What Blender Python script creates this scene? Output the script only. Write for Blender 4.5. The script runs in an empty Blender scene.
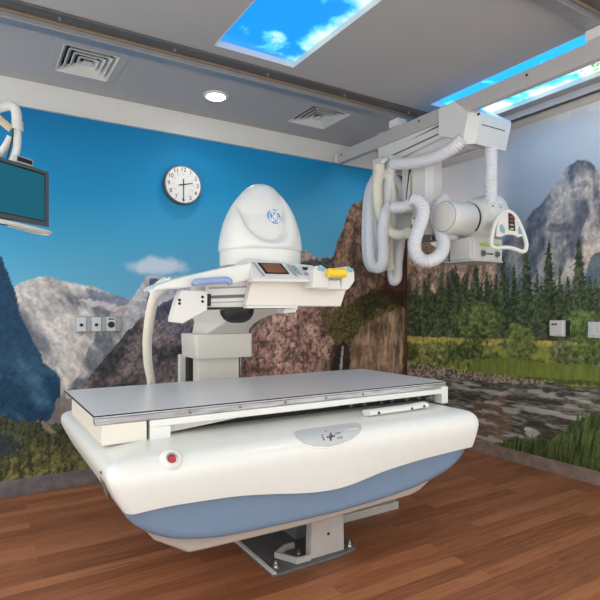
import bpy, bmesh, math, random
import numpy as np
from mathutils import Vector, Matrix
random.seed(7)
SC = bpy.context.scene
COL = SC.collection
R = math.radians

# ------------------------------------------------------------------ survey of the room (camera station)
F, HY, CX, EYE = 526.0, 311.0, 300.0, 1.3
YAW = math.atan2(325, 526)
FW = Vector((math.sin(YAW), math.cos(YAW), 0)); RT = Vector((math.cos(YAW), -math.sin(YAW), 0))
CAM = Vector((0, 0, EYE))
def ray(px, py): return FW + RT*((px-CX)/F) + Vector((0, 0, (HY-py)/F))
def atY(px, py, y): d = ray(px, py); return CAM + d*(y/d.y)
def atX(px, py, x): d = ray(px, py); return CAM + d*(x/d.x)
def atZ(px, py, z): d = ray(px, py); return CAM + d*((z-EYE)/d.z)
def onplane(px, py, c, n):
    d = ray(px, py); return CAM + d*((Vector(c)-CAM).dot(n)/d.dot(n))

# room size
XW, YW, ZC = 3.95, 4.20, 2.93
X0, Y0 = -1.2, -1.3

# ------------------------------------------------------------------ materials
def lin(c):
    c = c/255.0
    return c/12.92 if c <= .04045 else ((c+.055)/1.055)**2.4
def rgb(r, g, b): return (lin(r), lin(g), lin(b), 1)
def pmat(name, col, rough=.5, metal=0, var=.06, scale=18, spec=.5, coat=0, bump=0, stretch=(1,1,1)):
    m = bpy.data.materials.new(name); m.use_nodes = True
    nt = m.node_tree; N = nt.nodes; L = nt.links
    b = N['Principled BSDF']
    tc = N.new('ShaderNodeTexCoord'); mp = N.new('ShaderNodeMapping'); mp.inputs['Scale'].default_value = stretch
    nz = N.new('ShaderNodeTexNoise'); nz.inputs['Scale'].default_value = scale; nz.inputs['Detail'].default_value = 4
    L.new(tc.outputs['Object'], mp.inputs[0]); L.new(mp.outputs[0], nz.inputs['Vector'])
    cr = N.new('ShaderNodeValToRGB')
    c0 = [max(0, v*(1-var)) for v in col[:3]]; c1 = [min(1, v*(1+var)) for v in col[:3]]
    cr.color_ramp.elements[0].position = .3; cr.color_ramp.elements[1].position = .7
    cr.color_ramp.elements[0].color = (*c0, 1); cr.color_ramp.elements[1].color = (*c1, 1)
    L.new(nz.outputs['Fac'], cr.inputs[0]); L.new(cr.outputs[0], b.inputs['Base Color'])
    b.inputs['Roughness'].default_value = rough; b.inputs['Metallic'].default_value = metal
    b.inputs['Specular IOR Level'].default_value = spec
    b.inputs['Coat Weight'].default_value = coat
    if bump:
        bp = N.new('ShaderNodeBump'); bp.inputs['Strength'].default_value = bump; bp.inputs['Distance'].default_value = .004
        L.new(nz.outputs['Fac'], bp.inputs['Height']); L.new(bp.outputs[0], b.inputs['Normal'])
    return m
M = {}
M['white'] = pmat('white_enamel', rgb(223, 225, 220), .32, var=.012, coat=.2)
M['cream'] = pmat('cream_plastic', rgb(222, 218, 205), .4, var=.015)
M['warm_white'] = pmat('warm_white_enamel', rgb(224, 219, 210), .38, var=.012)
M['greywhite'] = pmat('pale_grey_enamel', rgb(205, 204, 202), .4, var=.015)
M['blue_shell'] = pmat('slate_blue_shell', rgb(112, 135, 160), .38, var=.03)
M['seam'] = pmat('dark_blue_seam', rgb(62, 78, 102), .5)
M['pan'] = pmat('beige_pan', rgb(176, 166, 156), .5, var=.04)
M['table_grey'] = pmat('table_laminate', rgb(212, 213, 216), .28, var=.025, scale=6, stretch=(1, 6, 1))
M['black'] = pmat('black_plastic', rgb(22, 22, 24), .45)
M['dark'] = pmat('dark_interior', rgb(34, 33, 32), .7)
M['steel'] = pmat('brushed_steel', rgb(164, 165, 167), .3, .85, var=.3, scale=9, stretch=(1, 8, 8))
M['bolt'] = pmat('zinc_bolt', rgb(200, 200, 198), .28, 1)
M['foot'] = pmat('grey_painted_steel', rgb(176, 173, 168), .45, var=.05)
M['footplate'] = pmat('grey_base_plate', rgb(98, 99, 102), .5, var=.08)
M['ceiling'] = pmat('ceiling_paint', rgb(172, 172, 173), .8, var=.012, scale=3)
M['trim'] = pmat('white_trim_paint', rgb(216, 216, 212), .4, var=.012)
M['rail_dark'] = pmat('anodised_dark_rail', rgb(120, 117, 114), .5, .8, var=.08)
M['rail_lip'] = pmat('bronze_rail_lip', rgb(140, 126, 108), .45, .3, var=.08)
M['rail_alu'] = pmat('aluminium_rail', rgb(158, 160, 164), .42, .55, var=.06)
M['bridge'] = pmat('pale_bridge_paint', rgb(224, 223, 220), .35, var=.015)
M['beam_shaded'] = pmat('shaded_beam_paint', rgb(186, 184, 182), .38, var=.015)  # bridge paint darkened, shade of a beam lit only from below
M['hose'] = pmat('white_corrugated_hose', rgb(226, 228, 230), .45, var=.02)
M['hose_cream'] = pmat('cream_hose', rgb(232, 226, 208), .45, var=.02)
M['clock_case'] = pmat('clock_case_grey', rgb(78, 78, 82), .35)
M['clock_face'] = pmat('clock_face_white', rgb(240, 240, 236), .5, var=.01)
M['print_black'] = pmat('black_print', rgb(30, 30, 32), .5)
M['print_grey'] = pmat('grey_print', rgb(150, 156, 168), .5)
M['orange'] = pmat('orange_print', rgb(225, 120, 60), .5)
M['red'] = pmat('red_button', rgb(172, 48, 62), .3)
M['yellow'] = pmat('yellow_grip', rgb(242, 205, 40), .45)
M['blue_handle'] = pmat('blue_handle', rgb(140, 162, 205), .35)
M['logo_blue'] = pmat('emblem_blue', rgb(104, 150, 208), .35)
M['green'] = pmat('lime_label', rgb(168, 208, 46), .45)
M['panel_grey'] = pmat('control_panel_grey', rgb(186, 190, 192), .35, var=.02)
M['screen_brown'] = pmat('display_glass', rgb(126, 84, 66), .2, var=.15)
M['teal_key'] = pmat('blue_green_keys', rgb(120, 170, 190), .4)
M['bezel'] = pmat('monitor_bezel_grey', rgb(84, 90, 92), .4)
M['plate'] = pmat('outlet_plate', rgb(206, 214, 216), .4)
M['plate_grey'] = pmat('outlet_strip_grey', rgb(150, 154, 154), .35, .6)
M['tan'] = pmat('tan_cover', rgb(206, 190, 160), .5)

def emis(name, col, s):
    m = bpy.data.materials.new(name); m.use_nodes = True
    b = m.node_tree.nodes['Principled BSDF']
    b.inputs['Base Color'].default_value = (0.02, .02, .02, 1)
    b.inputs['Emission Color'].default_value = col; b.inputs['Emission Strength'].default_value = s
    b.inputs['Roughness'].default_value = .25
    return m
M['lamp'] = emis('lamp_lens', (1, .98, .95, 1), 14)
M['screen'] = emis('teal_screen', rgb(0, 104, 128), .95)
M['screen'].node_tree.nodes['Principled BSDF'].inputs['Specular IOR Level'].default_value = .08

def sky_mat(name, off, leaves, cover, SKY_S=1.35):
    m = bpy.data.materials.new(name); m.use_nodes = True
    nt = m.node_tree; N = nt.nodes; L = nt.links; b = N['Principled BSDF']
    tc = N.new('ShaderNodeTexCoord'); mp = N.new('ShaderNodeMapping'); mp.inputs['Location'].default_value = off
    mp.inputs['Scale'].default_value = (1, 1, 1)
    L.new(tc.outputs['Object'], mp.inputs[0])
    nz = N.new('ShaderNodeTexNoise'); nz.inputs['Scale'].default_value = 3.4; nz.inputs['Detail'].default_value = 9; nz.inputs['Roughness'].default_value = .6
    nz.inputs['Distortion'].default_value = .35
    L.new(mp.outputs[0], nz.inputs['Vector'])
    sx = N.new('ShaderNodeSeparateXYZ'); L.new(tc.outputs['Object'], sx.inputs[0])
    g = N.new('ShaderNodeMath'); g.operation = 'MULTIPLY_ADD'; g.inputs[1].default_value = .55; g.inputs[2].default_value = 0
    L.new(sx.outputs['X'], g.inputs[0])
    a = N.new('ShaderNodeMath'); a.operation = 'ADD'; L.new(nz.outputs['Fac'], a.inputs[0]); L.new(g.outputs[0], a.inputs[1])
    cr = N.new('ShaderNodeValToRGB')
    e = cr.color_ramp.elements
    e[0].position = cover; e[0].color = rgb(4, 150 if SKY_S < 2 else 146, 252)
    e[1].position = cover+.18; e[1].color = rgb(225, 250, 248)
    k = e.new(cover+.07); k.color = rgb(84, 208, 250)
    L.new(a.outputs[0], cr.inputs[0])
    out = cr.outputs[0]
    if leaves:
        n2 = N.new('ShaderNodeTexNoise'); n2.inputs['Scale'].default_value = 34; n2.inputs['Detail'].default_value = 5
        L.new(tc.outputs['Object'], n2.inputs['Vector'])
        gy = N.new('ShaderNodeMath'); gy.operation = 'MULTIPLY_ADD'; gy.inputs[1].default_value = -1.5; gy.inputs[2].default_value = -.45
        L.new(sx.outputs['Y'], gy.inputs[0])
        gm = N.new('ShaderNodeMath'); gm.operation = 'MINIMUM'; gm.inputs[1].default_value = .12; L.new(gy.outputs[0], gm.inputs[0])
        ad = N.new('ShaderNodeMath'); ad.operation = 'ADD'; L.new(gm.outputs[0], ad.inputs[0]); L.new(n2.outputs['Fac'], ad.inputs[1])
        gx = N.new('ShaderNodeMath'); gx.operation = 'MULTIPLY'; gx.inputs[1].default_value = 1.6; L.new(sx.outputs['X'], gx.inputs[0])
        gn = N.new('ShaderNodeMath'); gn.operation = 'MINIMUM'; gn.inputs[1].default_value = 0; L.new(gx.outputs[0], gn.inputs[0])
        a2 = N.new('ShaderNodeMath'); a2.operation = 'ADD'; L.new(ad.outputs[0], a2.inputs[0]); L.new(gn.outputs[0], a2.inputs[1]); ad = a2
        gt = N.new('ShaderNodeMath'); gt.operation = 'GREATER_THAN'; gt.inputs[1].default_value = .62; L.new(ad.outputs[0], gt.inputs[0])
        mx = N.new('ShaderNodeMixRGB'); L.new(gt.outputs[0], mx.inputs[0]); L.new(out, mx.inputs[1]); mx.inputs[2].default_value = rgb(84, 140, 50)
        out = mx.outputs[0]
    b.inputs['Base Color'].default_value = (.02, .02, .02, 1); b.inputs['Roughness'].default_value = .35
    L.new(out, b.inputs['Emission Color']); b.inputs['Emission Strength'].default_value = SKY_S
    return m

def floor_mat():
    m = bpy.data.materials.new('wood_plank_floor'); m.use_nodes = True
    nt = m.node_tree; N = nt.nodes; L = nt.links; b = N['Principled BSDF']
    tc = N.new('ShaderNodeTexCoord')
    br = N.new('ShaderNodeTexBrick'); br.offset = .37; br.offset_frequency = 2
    br.inputs['Scale'].default_value = 1; br.inputs['Brick Width'].default_value = 1.15; br.inputs['Row Height'].default_value = .088
    br.inputs['Mortar Size'].default_value = .0012; br.inputs['Mortar Smooth'].default_value = .2
    br.inputs['Color1'].default_value = (0, 0, 0, 1); br.inputs['Color2'].default_value = (1, 1, 1, 1); br.inputs['Mortar'].default_value = (.5, .5, .5, 1)
    br.inputs['Bias'].default_value = 0
    L.new(tc.outputs['Object'], br.inputs['Vector'])
    mp = N.new('ShaderNodeMapping'); mp.inputs['Scale'].default_value = (1.6, 30, 1); L.new(tc.outputs['Object'], mp.inputs[0])
    add = N.new('ShaderNodeVectorMath'); add.operation = 'MULTIPLY_ADD'
    add.inputs[1].default_value = (7, 13, 5); L.new(br.outputs['Color'], add.inputs[0]); L.new(mp.outputs[0], add.inputs[2])
    nz = N.new('ShaderNodeTexNoise'); nz.inputs['Scale'].default_value = 2.2; nz.inputs['Detail'].default_value = 7; nz.inputs['Roughness'].default_value = .62; nz.inputs['Distortion'].default_value = .8
    L.new(add.outputs[0], nz.inputs['Vector'])
    mixv = N.new('ShaderNodeMath'); mixv.operation = 'MULTIPLY_ADD'; mixv.inputs[1].default_value = .27
    L.new(br.outputs['Color'], mixv.inputs[0])
    sc = N.new('ShaderNodeMath'); sc.operation = 'MULTIPLY'; sc.inputs[1].default_value = .74; L.new(nz.outputs['Fac'], sc.inputs[0])
    L.new(sc.outputs[0], mixv.inputs[2])
    cr = N.new('ShaderNodeValToRGB'); e = cr.color_ramp.elements
    e[0].position = .2; e[0].color = rgb(98, 60, 40); e[1].position = .85; e[1].color = rgb(186, 128, 90)
    k = e.new(.5); k.color = rgb(148, 93, 62)
    L.new(mixv.outputs[0], cr.inputs[0])
    mx = N.new('ShaderNodeMixRGB'); mx.blend_type = 'MULTIPLY'; mx.inputs[2].default_value = (.55, .5, .48, 1)
    L.new(br.outputs['Fac'], mx.inputs[0]); L.new(cr.outputs[0], mx.inputs[1]); L.new(mx.outputs[0], b.inputs['Base Color'])
    b.inputs['Roughness'].default_value = .5; b.inputs['Specular IOR Level'].default_value = .35
    return m
M['floor'] = floor_mat()

def stone_mat(name, a, c):
    m = pmat(name, a, .55, var=.25, scale=14)
    return m
M['base_back'] = stone_mat('grey_stone_baseboard', rgb(108, 102, 104), 0)
M['base_right'] = stone_mat('brown_stone_baseboard', rgb(140, 122, 110), 0)

def mural_mat(name, gain):
    m = bpy.data.materials.new(name); m.use_nodes = True
    nt = m.node_tree; N = nt.nodes; L = nt.links; b = N['Principled BSDF']
    at = N.new('ShaderNodeVertexColor'); at.layer_name = 'print'
    nz = N.new('ShaderNodeTexNoise'); nz.inputs['Scale'].default_value = 120; nz.inputs['Detail'].default_value = 2
    tc = N.new('ShaderNodeTexCoord'); L.new(tc.outputs['Object'], nz.inputs['Vector'])
    mr = N.new('ShaderNodeMapRange'); mr.inputs[3].default_value = .94*gain; mr.inputs[4].default_value = 1.06*gain; L.new(nz.outputs['Fac'], mr.inputs[0])
    mx = N.new('ShaderNodeVectorMath'); mx.operation = 'SCALE'; L.new(at.outputs['Color'], mx.inputs[0]); L.new(mr.outputs[0], mx.inputs['Scale'])
    L.new(mx.outputs[0], b.inputs['Base Color'])
    b.inputs['Roughness'].default_value = .55; b.inputs['Specular IOR Level'].default_value = .3
    return m

# ------------------------------------------------------------------ mesh helpers
def wloc(o):
    v = Vector((0, 0, 0))
    while o is not None:
        v += o.location; o = o.parent
    return v
class MB:
    def __init__(s): s.bm = bmesh.new()
    def face(s, pts):
        return s.bm.faces.new([s.bm.verts.new(p) for p in pts])
    def hexa(s, v):      # 4 bottom + 4 top, same winding
        vs = [s.bm.verts.new(p) for p in v]
        for f in ((3, 2, 1, 0), (4, 5, 6, 7), (0, 1, 5, 4), (1, 2, 6, 5), (2, 3, 7, 6), (3, 0, 4, 7)):
            s.bm.faces.new([vs[i] for i in f])
        return s
    def box(s, x0, x1, y0, y1, z0, z1):
        return s.hexa([(x0, y0, z0), (x1, y0, z0), (x1, y1, z0), (x0, y1, z0), (x0, y0, z1), (x1, y0, z1), (x1, y1, z1), (x0, y1, z1)])
    def loft(s, rings, cap=True, closed=True):
        rv = [[s.bm.verts.new(p) for p in r] for r in rings]
        n = len(rings[0])
        for a, b in zip(rv, rv[1:]):
            for i in range(n if closed else n-1):
                j = (i+1) % n
                s.bm.faces.new((a[i], a[j], b[j], b[i]))
        if cap and closed:
            s.bm.faces.new(list(reversed(rv[0]))); s.bm.faces.new(rv[-1])
        return s
    def prism(s, poly, axis, a, b):
        def mk(p, t):
            if axis == 'y': return (p[0], t, p[1])
            if axis == 'x': return (t, p[0], p[1])
            return (p[0], p[1], t)
        return s.loft([[mk(p, a) for p in poly], [mk(p, b) for p in poly]])
    def cyl(s, p0, p1, r0, r1=None, seg=24, cap=True):
        r1 = r0 if r1 is None else r1
        return s.lathe(p0, p1, [(0, r0), (1, r1)], seg, cap)
    def lathe(s, p0, p1, prof, seg=32, cap=True):   # prof: (fraction along axis, radius)
        p0, p1 = Vector(p0), Vector(p1); d = p1-p0; u = d.normalized()
        q = Vector((0, 0, 1)) if abs(u.z) < .9 else Vector((1, 0, 0))
        a = u.cross(q).normalized(); b = u.cross(a)
        rings = [[p0+d*t+(a*math.cos(2*math.pi*i/seg)+b*math.sin(2*math.pi*i/seg))*r for i in range(seg)] for t, r in prof]
        return s.loft(rings, cap)
    def tube(s, pts, r, seg=12, n=10, corr=0, pitch=.012, flat=1):
        pts = [Vector(p) for p in pts]
        path = []
        ext = [pts[0]*2-pts[1]]+pts+[pts[-1]*2-pts[-2]]
        for i in range(1, len(ext)-2):
            p0, p1, p2, p3 = ext[i-1:i+3]
            for k in range(n):
                t = k/n
                path.append(.5*((2*p1)+(p2-p0)*t+(2*p0-5*p1+4*p2-p3)*t*t+(3*p1-p0-3*p2+p3)*t**3))
        path.append(pts[-1])
        if corr:       # resample so that each rib gets four rings
            ln = [0]
            for a, b in zip(path, path[1:]): ln.append(ln[-1]+(b-a).length)
            tot = ln[-1]; m = max(8, int(tot/pitch*4)); out = []; j = 0
            for k in range(m+1):
                t = tot*k/m
                while j < len(ln)-2 and ln[j+1] < t: j += 1
                f = (t-ln[j])/max(1e-9, ln[j+1]-ln[j]); out.append(path[j].lerp(path[j+1], min(1, f)))
            path = out
        rings = []; nrm = None
        for i, p in enumerate(path):
            t = (path[min(i+1, len(path)-1)]-path[max(i-1, 0)]).normalized()
            if nrm is None:
                q = Vector((0, 0, 1)) if abs(t.z) < .8 else Vector((0, 1, 0))
                nrm = (q-t*q.dot(t)).normalized()
            else: nrm = (nrm-t*nrm.dot(t)).normalized()
            b = t.cross(nrm)
            rr = r*(1+(corr if i % 4 in (0, 1) else -corr)) if corr else r
            rings.append([p+(nrm*math.cos(2*math.pi*k/seg)+b*math.sin(2*math.pi*k/seg)*flat)*rr for k in range(seg)])
        return s.loft(rings)
    def ball(s, c, r, sx=1, sy=1, sz=1, seg=16):
        m = Matrix.Translation(c) @ Matrix.Diagonal((r*sx, r*sy, r*sz, 1))
        bmesh.ops.create_uvsphere(s.bm, u_segments=seg, v_segments=seg//2+2, radius=1, matrix=m); return s
    def build(s, name, mat, parent=None, bevel=0, seg=2, angle=35, smooth=True, subsurf=0):
        bm = s.bm
        bmesh.ops.recalc_face_normals(bm, faces=bm.faces)
        off = wloc(parent) if parent else Vector((0, 0, 0))
        if parent is None:      # origin at the middle of the base
            c = [v.co for v in bm.verts]
            off = Vector(((min(v.x for v in c)+max(v.x for v in c))/2, (min(v.y for v in c)+max(v.y for v in c))/2, min(v.z for v in c)))
        bmesh.ops.translate(bm, verts=bm.verts, vec=-off)
        if smooth:
            for f in bm.faces: f.smooth = True
            for e in bm.edges:
                if len(e.link_faces) != 2 or e.calc_face_angle(0) > R(angle): e.smooth = False
        me = bpy.data.meshes.new(name); bm.to_mesh(me); bm.free()
        o = bpy.data.objects.new(name, me); COL.objects.link(o)
        if parent: o.parent = parent
        else: o.location = off
        if mat: me.materials.append(M[mat] if isinstance(mat, str) else mat)
        if bevel:
            b = o.modifiers.new('bevel', 'BEVEL'); b.width = bevel; b.segments = seg; b.limit_method = 'ANGLE'; b.angle_limit = R(40)
            b.harden_normals = False
        if subsurf:
            q = o.modifiers.new('sub', 'SUBSURF'); q.levels = q.render_levels = subsurf
        return o
def B(*a): return MB().box(*a)
def tag(o, label, cat, group=None):
    o['label'] = label; o['category'] = cat
    if group: o['group'] = group
    return o
def thing(name, loc, label, cat, group=None):
    o = bpy.data.objects.new(name, None); COL.objects.link(o); o.location = loc; o.empty_display_size = .1
    return tag(o, label, cat, group)
def struct(o): o['kind'] = 'structure'; return o
def text_into(mb, s, size, mtx, depth=.0015):
    cu = bpy.data.curves.new('t', 'FONT'); cu.body = s; cu.size = size; cu.extrude = depth; cu.align_x = 'CENTER'; cu.align_y = 'CENTER'
    ob = bpy.data.objects.new('t', cu); COL.objects.link(ob)
    dg = bpy.context.evaluated_depsgraph_get(); dg.update()
    me = bpy.data.meshes.new_from_object(ob.evaluated_get(dg))
    n0 = len(mb.bm.verts); mb.bm.from_mesh(me); mb.bm.verts.ensure_lookup_table()
    for v in mb.bm.verts[n0:]: v.co = mtx @ v.co
    bpy.data.objects.remove(ob); bpy.data.curves.remove(cu); bpy.data.meshes.remove(me)

# ------------------------------------------------------------------ mural painting (numpy)
def hash2(ix, iy, seed):
    h = (ix.astype(np.int64)*374761393 + iy.astype(np.int64)*668265263 + seed*1442695041) & 0xffffffff
    h = ((h ^ (h >> 13))*1274126177) & 0xffffffff
    return ((h ^ (h >> 16)) & 0xffff)/65535.0
def vnoise(x, y, seed):
    ix, iy = np.floor(x), np.floor(y); fx, fy = x-ix, y-iy
    fx = fx*fx*(3-2*fx); fy = fy*fy*(3-2*fy)
    a = hash2(ix, iy, seed); b = hash2(ix+1, iy, seed); c = hash2(ix, iy+1, seed); d = hash2(ix+1, iy+1, seed)
    return (a*(1-fx)+b*fx)*(1-fy)+(c*(1-fx)+d*fx)*fy
def fbm(x, y, s, seed=0, oc=5, gain=.55):
    t = 0; a = 1; n = 0
    for o in range(oc):
        t = t+a*vnoise(x*s, y*s, seed+o*17); n += a; a *= gain; s *= 2.03
    return t/n
def sm(a, b, x):
    t = np.clip((x-a)/(b-a), 0, 1); return t*t*(3-2*t)
def C3(r, g, b): return np.array([lin(r), lin(g), lin(b)])
def crisp(x, y, s=42, seed=3, k=2.6):
    return np.clip((fbm(x, y, s, seed, 3, .85)-.5)*k+.5, 0, 1)
class Paint:
    def __init__(s, p, q): s.p, s.q = p, q; s.c = np.zeros(p.shape+(3,))
    def over(s, m, col):
        if not (isinstance(col, np.ndarray) and col.ndim > 1): col = np.broadcast_to(col, s.c.shape)
        s.c = s.c*(1-m[..., None])+col*m[..., None]
    def below(s, line, soft=.6, jag=0, js=.3, seed=3):       # mask: under a ridge line given as (p,q) points
        xs = [a for a, b in line]; ys = [b for a, b in line]
        y = np.interp(s.p, xs, ys)
        if jag: y = y+(fbm(s.p, s.p*0, js, seed, 4)-.5)*jag*2
        return sm(-soft, soft, s.q-y)
    def poly(s, pts, soft=0, jag=0, js=.12, seed=5):
        px = s.p+(fbm(s.p, s.q, js, seed, 4)-.5)*2*jag; py = s.q+(fbm(s.p, s.q, js, seed+50, 4)-.5)*2*jag
        ins = np.zeros(s.p.shape, bool); n = len(pts)
        for i in range(n):
            x1, y1 = pts[i]; x2, y2 = pts[(i+1) % n]
            if y1 == y2: continue
            c = ((y1 > py) != (y2 > py)) & (px < (x2-x1)*(py-y1)/(y2-y1)+x1)
            ins ^= c
        return ins.astype(float)
    def blob(s, cx, cy, rx, ry, jag=.5, js=.15, seed=9, soft=.25):
        d = np.hypot((s.p-cx)/rx, (s.q-cy)/ry)+(fbm(s.p, s.q, js, seed, 4)-.5)*jag
        return 1-sm(1-soft, 1+soft, d)
    def pine(s, cx, top, base, hw, dark, light, seed):
        h = base-top; t = np.clip((s.q-top)/h, -1, 2)
        nz = hash2(np.floor(s.q/1.7), np.sign(s.p-cx)+3, seed)
        w = hw*np.clip(t, 0, 1)**.75*(.62+.55*nz)+.35
        w = w*(1-.25*(((s.q-top)/3.3) % 1))
        m = ((np.abs(s.p-cx+(fbm(s.p, s.q, .5, seed, 2)-.5)*2.5) < w) & (t >= 0) & (t < 1)).astype(float)
        n = fbm(s.p, s.q, .45, seed+7, 3)
        k = np.clip((n-.35)*1.8+.3*(s.p-cx)/hw*-1, 0, 1)[..., None]
        s.over(m*.96, dark*(1-k)+light*k)

def paint_back(x, z):
    # x,z wall coordinates -> station bearings for laying out the print
    rx = x*RT.x+YW*RT.y; f = x*FW.x+YW*FW.y
    p = CX+F*rx/f; q = HY-F*(z-EYE)/f
    P = Paint(p, q)
    big = fbm(x, z, 1.3, 1)
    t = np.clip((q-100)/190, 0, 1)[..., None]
    st = [C3(0, 98, 148), C3(4, 122, 174), C3(20, 134, 184), C3(62, 152, 192), C3(92, 164, 196)]  # printed sky gradient, top deepened to paint in shade below the fascia
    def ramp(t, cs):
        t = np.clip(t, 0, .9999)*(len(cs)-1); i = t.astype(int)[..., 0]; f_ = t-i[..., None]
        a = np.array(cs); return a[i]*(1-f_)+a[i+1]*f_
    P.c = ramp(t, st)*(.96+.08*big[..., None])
    P.over(sm(200, 330, p)*sm(160, 240, q)*.35, C3(110, 180, 214))
    n = fbm(x, z, 9, 2, 6); nf = fbm(x, z, 26, 4, 4)
    dg = fbm(x+z*.7, z*.5-x*.3, 7, 11, 6)
    st2 = fbm(x*1.0+z*.55, z*.18-x*.1, 22, 12, 4)
    # cloud
    cl = P.blob(157, 267, 26, 9, .9, .08, 21, .35)*(1-sm(270, 276, q)*.6)
    cl = np.maximum(cl, P.blob(153, 262, 10, 6, .8, .1, 22, .4))
    P.over(cl*.75, C3(206, 216, 224)); P.over(P.blob(185, 280, 22, 4, .8, .1, 31, .5)*.5, C3(190, 205, 216))
    H = crisp(x, z)[..., None]; H2 = crisp(x+z*.6, z*.45-x*.15, 30, 8)[..., None]
    # pale dome mountain
    m = P.below([(-30, 290), (5, 291), (14, 287), (25, 281), (40, 277), (48, 276), (58, 280), (72, 283), (85, 286), (92, 285), (100, 290), (115, 295), (127, 298), (150, 300), (210, 300), (220, 330)], .6, 1.2, .35)
    k = np.clip((dg-.36)*3.6, 0, 1)[..., None]
    top_ = (1-sm(282, 300, q-(p-50)*.12))[..., None]
    col = C3(104, 110, 118)*(1-k)+C3(196, 192, 188)*k
    col = col*(1-top_*.5)+C3(190, 186, 182)*top_*.5
    col = col*(.6+.42*H2+.3*H)
    P.over(m, col)
    P.over(m*P.poly([(84, 288), (100, 291), (128, 299), (124, 314), (104, 309), (92, 300)], jag=5)*.7, C3(96, 110, 140)*(.7+.6*H))
    P.over(m*P.poly([(78, 301), (90, 298), (112, 303), (126, 308), (112, 310), (94, 305)], jag=4)*.75, C3(206, 198, 196)*(.8+.3*H))
    P.over(m*P.poly([(100, 322), (126, 304), (130, 312), (112, 334)], jag=4)*.5, C3(200, 178, 170))
    P.over(m*P.poly([(60, 392), (70, 356), (88, 322), (98, 330), (84, 362), (70, 392)], jag=5)*.6, C3(212, 204, 196)*(.72+.45*H2))
    P.over(m*P.poly([(14, 300), (24, 312), (40, 350), (62, 376), (54, 360), (44, 330), (30, 300)], jag=6)*.35, C3(110, 114, 126))
    # half dome
    hd = P.poly([(118, 330), (128, 305), (138, 289), (146, 276), (152, 275), (160, 277), (163, 280), (172, 281), (182, 285), (196, 290), (196, 312), (150, 322), (125, 345)], jag=1.2)
    P.over(hd, C3(178, 178, 184)*(.55+.5*H2+.3*H))
    P.over(P.poly([(150, 278), (158, 279), (160, 286), (157, 300), (150, 314), (147, 302)], jag=1.5)*.92, C3(50, 80, 122)*(.75+.5*H))
    P.over(P.poly([(161, 277), (175, 280), (190, 289), (176, 296), (162, 292)], jag=2)*.6, C3(140, 150, 164)*(.8+.4*H))
    # dark near slope
    m = P.below([(-30, 460), (40, 440), (60, 412), (66, 400), (80, 387), (95, 370), (112, 349), (128, 330), (145, 314), (160, 305), (175, 297), (200, 286), (222, 272), (240, 268), (262, 272), (300, 300), (420, 300)], .6, 2.5, .25, 6)
    big2 = np.clip((fbm(x-z*.5, z, 4.5, 66, 5)-.36)*3.4, 0, 1)[..., None]
    col = C3(58, 60, 64)*(1-big2)+C3(140, 126, 126)*big2
    P.over(m, col*(.45+1.0*H))
    P.over(m*P.poly([(152, 306), (190, 292), (190, 345), (165, 336)], jag=6)*.4, C3(84, 92, 122)*(.6+.8*H))
    P.over(m*P.poly([(62, 392), (78, 392), (86, 402), (66, 412)], jag=4)*.5, C3(150, 142, 136))
    # far hills right of the dome cover and rust coloured wall of rock
    rgt = sm(206, 214, p)
    m = P.below([(200, 300), (230, 266), (252, 263), (285, 258), (300, 251), (306, 250), (315, 256), (322, 258), (332, 256), (345, 262), (420, 262)], .5, 1.2, .5, 8)*rgt
    P.over(m, C3(160, 142, 142)*(.55+.9*H))
    m = P.below([(200, 300), (290, 264), (312, 260), (335, 257), (350, 262), (420, 270)], .5, 2.5, .9, 18)*rgt
    P.over(m, C3(72, 80, 86)*(.5+1.0*H))
    m = P.below([(150, 600), (236, 420), (244, 340), (262, 318), (300, 300), (326, 280), (332, 262), (337, 243), (344, 226), (348, 212), (352, 204), (358, 203), (366, 197), (380, 186), (395, 178), (420, 170)], .5, 1.5, .4, 15)*rgt
    vs = fbm(x, z*.25, 14, 41, 5)
    k = np.clip((n*.5+vs*.5-.37)*4, 0, 1)[..., None]
    hi = sm(300, 345, p)[..., None]
    A = (C3(122, 90, 80)*(1-k)+C3(204, 164, 150)*k)*(1-hi)+(C3(74, 58, 50)*(1-k)+C3(166, 132, 108)*k)*hi
    P.over(m, A*(.5+.85*H))
    P.over(m*sm(.56, .62, fbm(x, z*.8, 38, 61, 3))*.7, C3(52, 42, 38))
    P.over(m*(1-sm(288, 302, q-(p-350)*.1))*.35, C3(64, 50, 44)*(.5+1.0*H))
    P.over(m*P.poly([(338, 250), (350, 215), (356, 206), (352, 240), (344, 280), (334, 282)], jag=3)*.55, C3(160, 126, 104)*(.5+.9*H))
    moss = P.poly([(318, 306), (330, 312), (352, 300), (370, 290), (400, 296), (402, 310), (378, 318), (362, 330), (350, 346), (338, 345), (328, 338), (322, 322)], jag=5, js=.15)
    P.over(moss*.85, C3(82, 76, 38)*(.3+1.25*H))
    P.over(P.poly([(354, 302), (372, 289), (400, 290), (398, 304), (376, 309), (364, 320)], jag=5)*.7, C3(30, 31, 16)*(.4+1.2*H))
    P.over(P.poly([(336, 346), (343, 341), (349, 346), (351, 366), (347, 384), (329, 384), (333, 362)], jag=2)*.92, C3(38, 31, 28)*(.5+1.0*H))
    P.over(P.poly([(341.7, 346), (343.6, 346), (342.6, 362), (340.6, 384), (337.5, 384), (340.2, 362)], jag=.8)*.8, C3(188, 180, 174))
    lw = P.poly([(352, 340), (362, 326), (384, 312), (406, 308), (406, 384), (350, 384)], jag=3)
    P.over(lw*.8, (C3(104, 84, 68)*(1-k)+C3(178, 148, 122)*k)*(.5+.9*crisp(x, z*.14, 46, 91)[..., None]))
    tr = P.poly([(405, 200), (408.5, 190), (412, 190), (412, 460), (398, 460), (403, 380), (404, 310)], jag=2)
    P.over(tr*.85, C3(98, 64, 44)*(.35+1.1*crisp(x, z*.06, 44, 51)[..., None]))
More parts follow.
